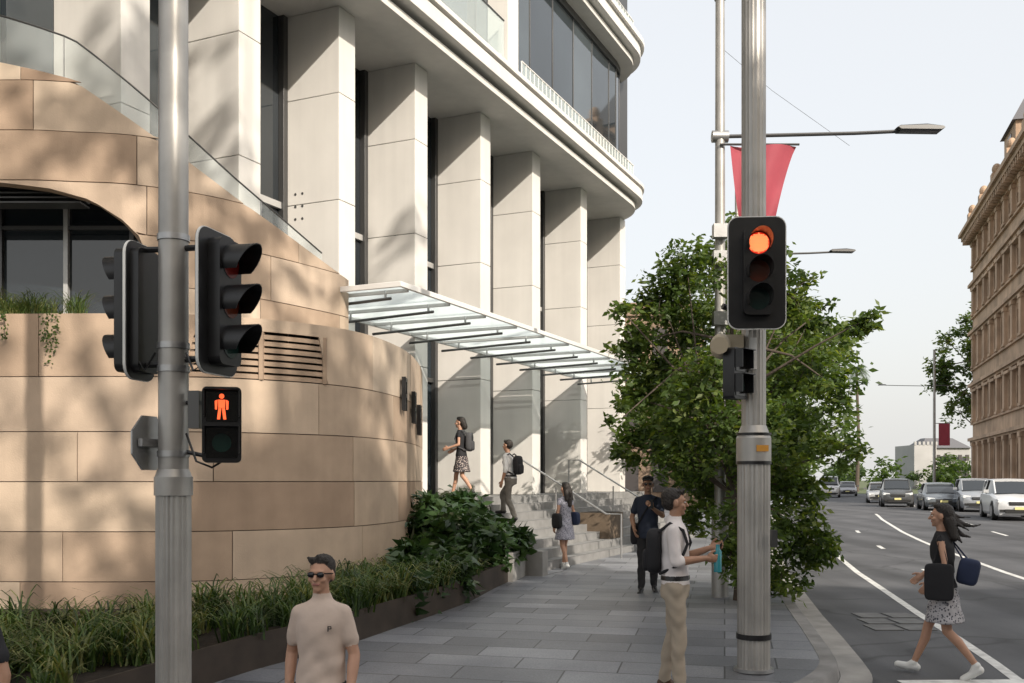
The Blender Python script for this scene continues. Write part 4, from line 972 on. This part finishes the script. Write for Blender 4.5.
FLO3=mat('grey_print',(.3,.3,.3),.8); floral(FLO3,(.16,.16,.2),(.36,.36,.42),40)
WSH=mat('white_sneaker',(.7,.7,.68),.5)
def ex4(a,k):
    rbox(a,(-.225*k,.03,.98*k),(.06,.27,.36),BAG,p=.3); a.tube([(-.225*k,.09,1.14*k),(-.16*k,.02,1.44*k),(-.225*k,-.05,1.14*k)],.009,BAG,6)
    rbox(a,(-.05*k,-.22,1.08*k),(.14,.2,.26),NAVY,Matrix.Rotation(rad(12),3,'X'),p=.45); a.tube([(-.08*k,-.18,1.19*k),(.1*k,-.02,1.44*k),(.0,-.22,1.19*k)],.009,NAVY,6)
lh=[((.0,-.05,1.66),(.03,-.09,1.55),.08,.075),((.03,-.09,1.55),(.06,-.10,1.42),.07,.055),((-.03,-.08,1.58),(-.05,-.12,1.42),.06,.045)]
wind=[((0,-.08,1.60),(.02,-.20,1.55),.05,.03),((.02,-.20,1.55),(.04,-.30,1.53),.028,.012),((.04,-.30,1.53),(.05,-.37,1.55),.012,.006),((.03,-.1,1.53),(.0,-.20,1.44),.035,.02),((.0,-.20,1.44),(.02,-.28,1.42),.02,.007),((0,-.06,1.66),(.02,-.18,1.62),.04,.010),((-.03,-.1,1.5),(-.04,-.19,1.37),.04,.010),((.02,-.18,1.62),(.03,-.27,1.62),.010,.006),((-.02,-.14,1.56),(-.03,-.26,1.49),.02,.006)]
person('pedestrian_woman',(4.28,9.9,rz(9.9)),rad(62),1.71,cloth('black_top',(.015,.015,.018)),FLO,WSH,SKIN,HAIR,female=True,sleeve='none',lower='skirt',longhair=lh+wind,hy=rad(5),
  J=dict(knR=(.07,.16,.50),anR=(.07,.30,.105),toR=(.01,.19,.01),knL=(-.07,-.03,.475),anL=(-.07,-.30,.15),toL=(0,.14,-.10),elL=(-.21,-.04,1.15),wrL=(-.21,.10,.97),elR=(.2,.05,1.15),wrR=(.17,.2,1.02),lean=.05),extra=ex4)
up=dict(knR=(.08,.24,.60),anR=(.08,.22,.26),toR=(.0,.2,-.02),knL=(-.08,.03,.475),anL=(-.08,-.14,.12),toL=(0,.17,-.06),lean=.12)
person('pedestrian_woman',(F(23.2,.2,0)[0],F(23.2,.2,0)[1],POD),rad(80),1.69,cloth('black_top',(.015,.015,.018)),FLO2,BLACK,SKIN,HAIR,female=True,sleeve='cap',lower='skirt',longhair=lh[:1],
  J=dict(knR=(.07,.14,.50),anR=(.07,.22,.10),knL=(-.07,-.03,.475),anL=(-.07,-.25,.15),toL=(0,.14,-.10),elR=(.2,.0,1.15),wrR=(.19,.19,1.05),elL=(-.2,.0,1.15),wrL=(-.2,.22,1.08),lean=.06),extra=lambda a,k:backpack(a,k,cloth('grey_backpack',(.06,.06,.065))))
p=F(23.6,1.15,0)
person('pedestrian_man',(p[0],p[1],1.02),rad(62),1.72,cloth('pale_shirt',(.66,.66,.66)),cloth('grey_trousers',(.15,.14,.125)),BLACK,SKIN2,HAIR,sleeve='rolled',lower='tucked',belt=BLACK,J=up,extra=lambda a,k:backpack(a,k))
p=F(22.65,2.75,0)
person('pedestrian_woman',(p[0],p[1],.17),rad(35),1.68,FLO3,FLO3,WSH,SKIN,HAIR,female=True,sleeve='cap',lower='dress',longhair=lh+[((.03,-.1,1.42),(.03,-.11,1.3),.06,.05)],
  J=dict(knR=(.07,.1,.5),anR=(.07,.14,.10),knL=(-.07,-.0,.48),anL=(-.07,-.15,.12),toL=(0,.16,-.07)),extra=lambda a,k:(rbox(a,(.21*k,-.03,1.02*k),(.12,.3,.26),NAVY,p=.5),a.tube([(.2*k,-.05,1.12*k),(.13*k,0,1.44*k),(.2*k,.05,1.12*k)],.009,NAVY,6),rbox(a,(-.21*k,0,.98*k),(.1,.26,.3),BAG,p=.5),a.tube([(-.2*k,-.05,1.1*k),(-.13*k,0,1.44*k),(-.2*k,.05,1.1*k)],.009,BAG,6),None)[-1])
# ------------------------------------------------------------------ light
sd=Vector((.45,-.70,.50)).normalized()
sun=bpy.data.lights.new('sun','SUN'); sun.energy=5.0; sun.angle=rad(.53); sun.color=(1,.91,.79)
so=bpy.data.objects.new('sun',sun); so.rotation_euler=(-sd).to_track_quat('-Z','Y').to_euler(); so.location=(0,0,30); COL.objects.link(so)
W=bpy.data.worlds.new('World'); SC.world=W; W.use_nodes=True; N=W.node_tree.nodes; L=W.node_tree.links
bg=N['Background']; sk=N.new('ShaderNodeTexSky'); sk.sky_type='NISHITA'; sk.sun_disc=False; sk.sun_elevation=math.asin(sd.z); sk.sun_rotation=math.atan2(sd.x,sd.y); sk.air_density=1; sk.dust_density=7; sk.ozone_density=.6
bg.inputs['Strength'].default_value=.08; L.new(sk.outputs[0],bg.inputs[0])
b2=N.new('ShaderNodeBackground'); b2.inputs[0].default_value=(.97,.965,.94,1); b2.inputs[1].default_value=.78
ad=N.new('ShaderNodeAddShader'); L.new(bg.outputs[0],ad.inputs[0]); L.new(b2.outputs[0],ad.inputs[1]); L.new(ad.outputs[0],N['World Output'].inputs[0])
# ------------------------------------------------------------------ camera
cam=bpy.data.cameras.new('camera'); cam.sensor_width=36; cam.lens=35.16; cam.shift_y=138.5/1024; cam.clip_end=5000; cam.clip_start=.1
co=bpy.data.objects.new('camera',cam); co.location=(0,0,CAMZ); co.rotation_euler=(rad(90),0,0); COL.objects.link(co); SC.camera=co
SC.view_settings.view_transform='Standard'; SC.view_settings.look='None'; SC.view_settings.exposure=0
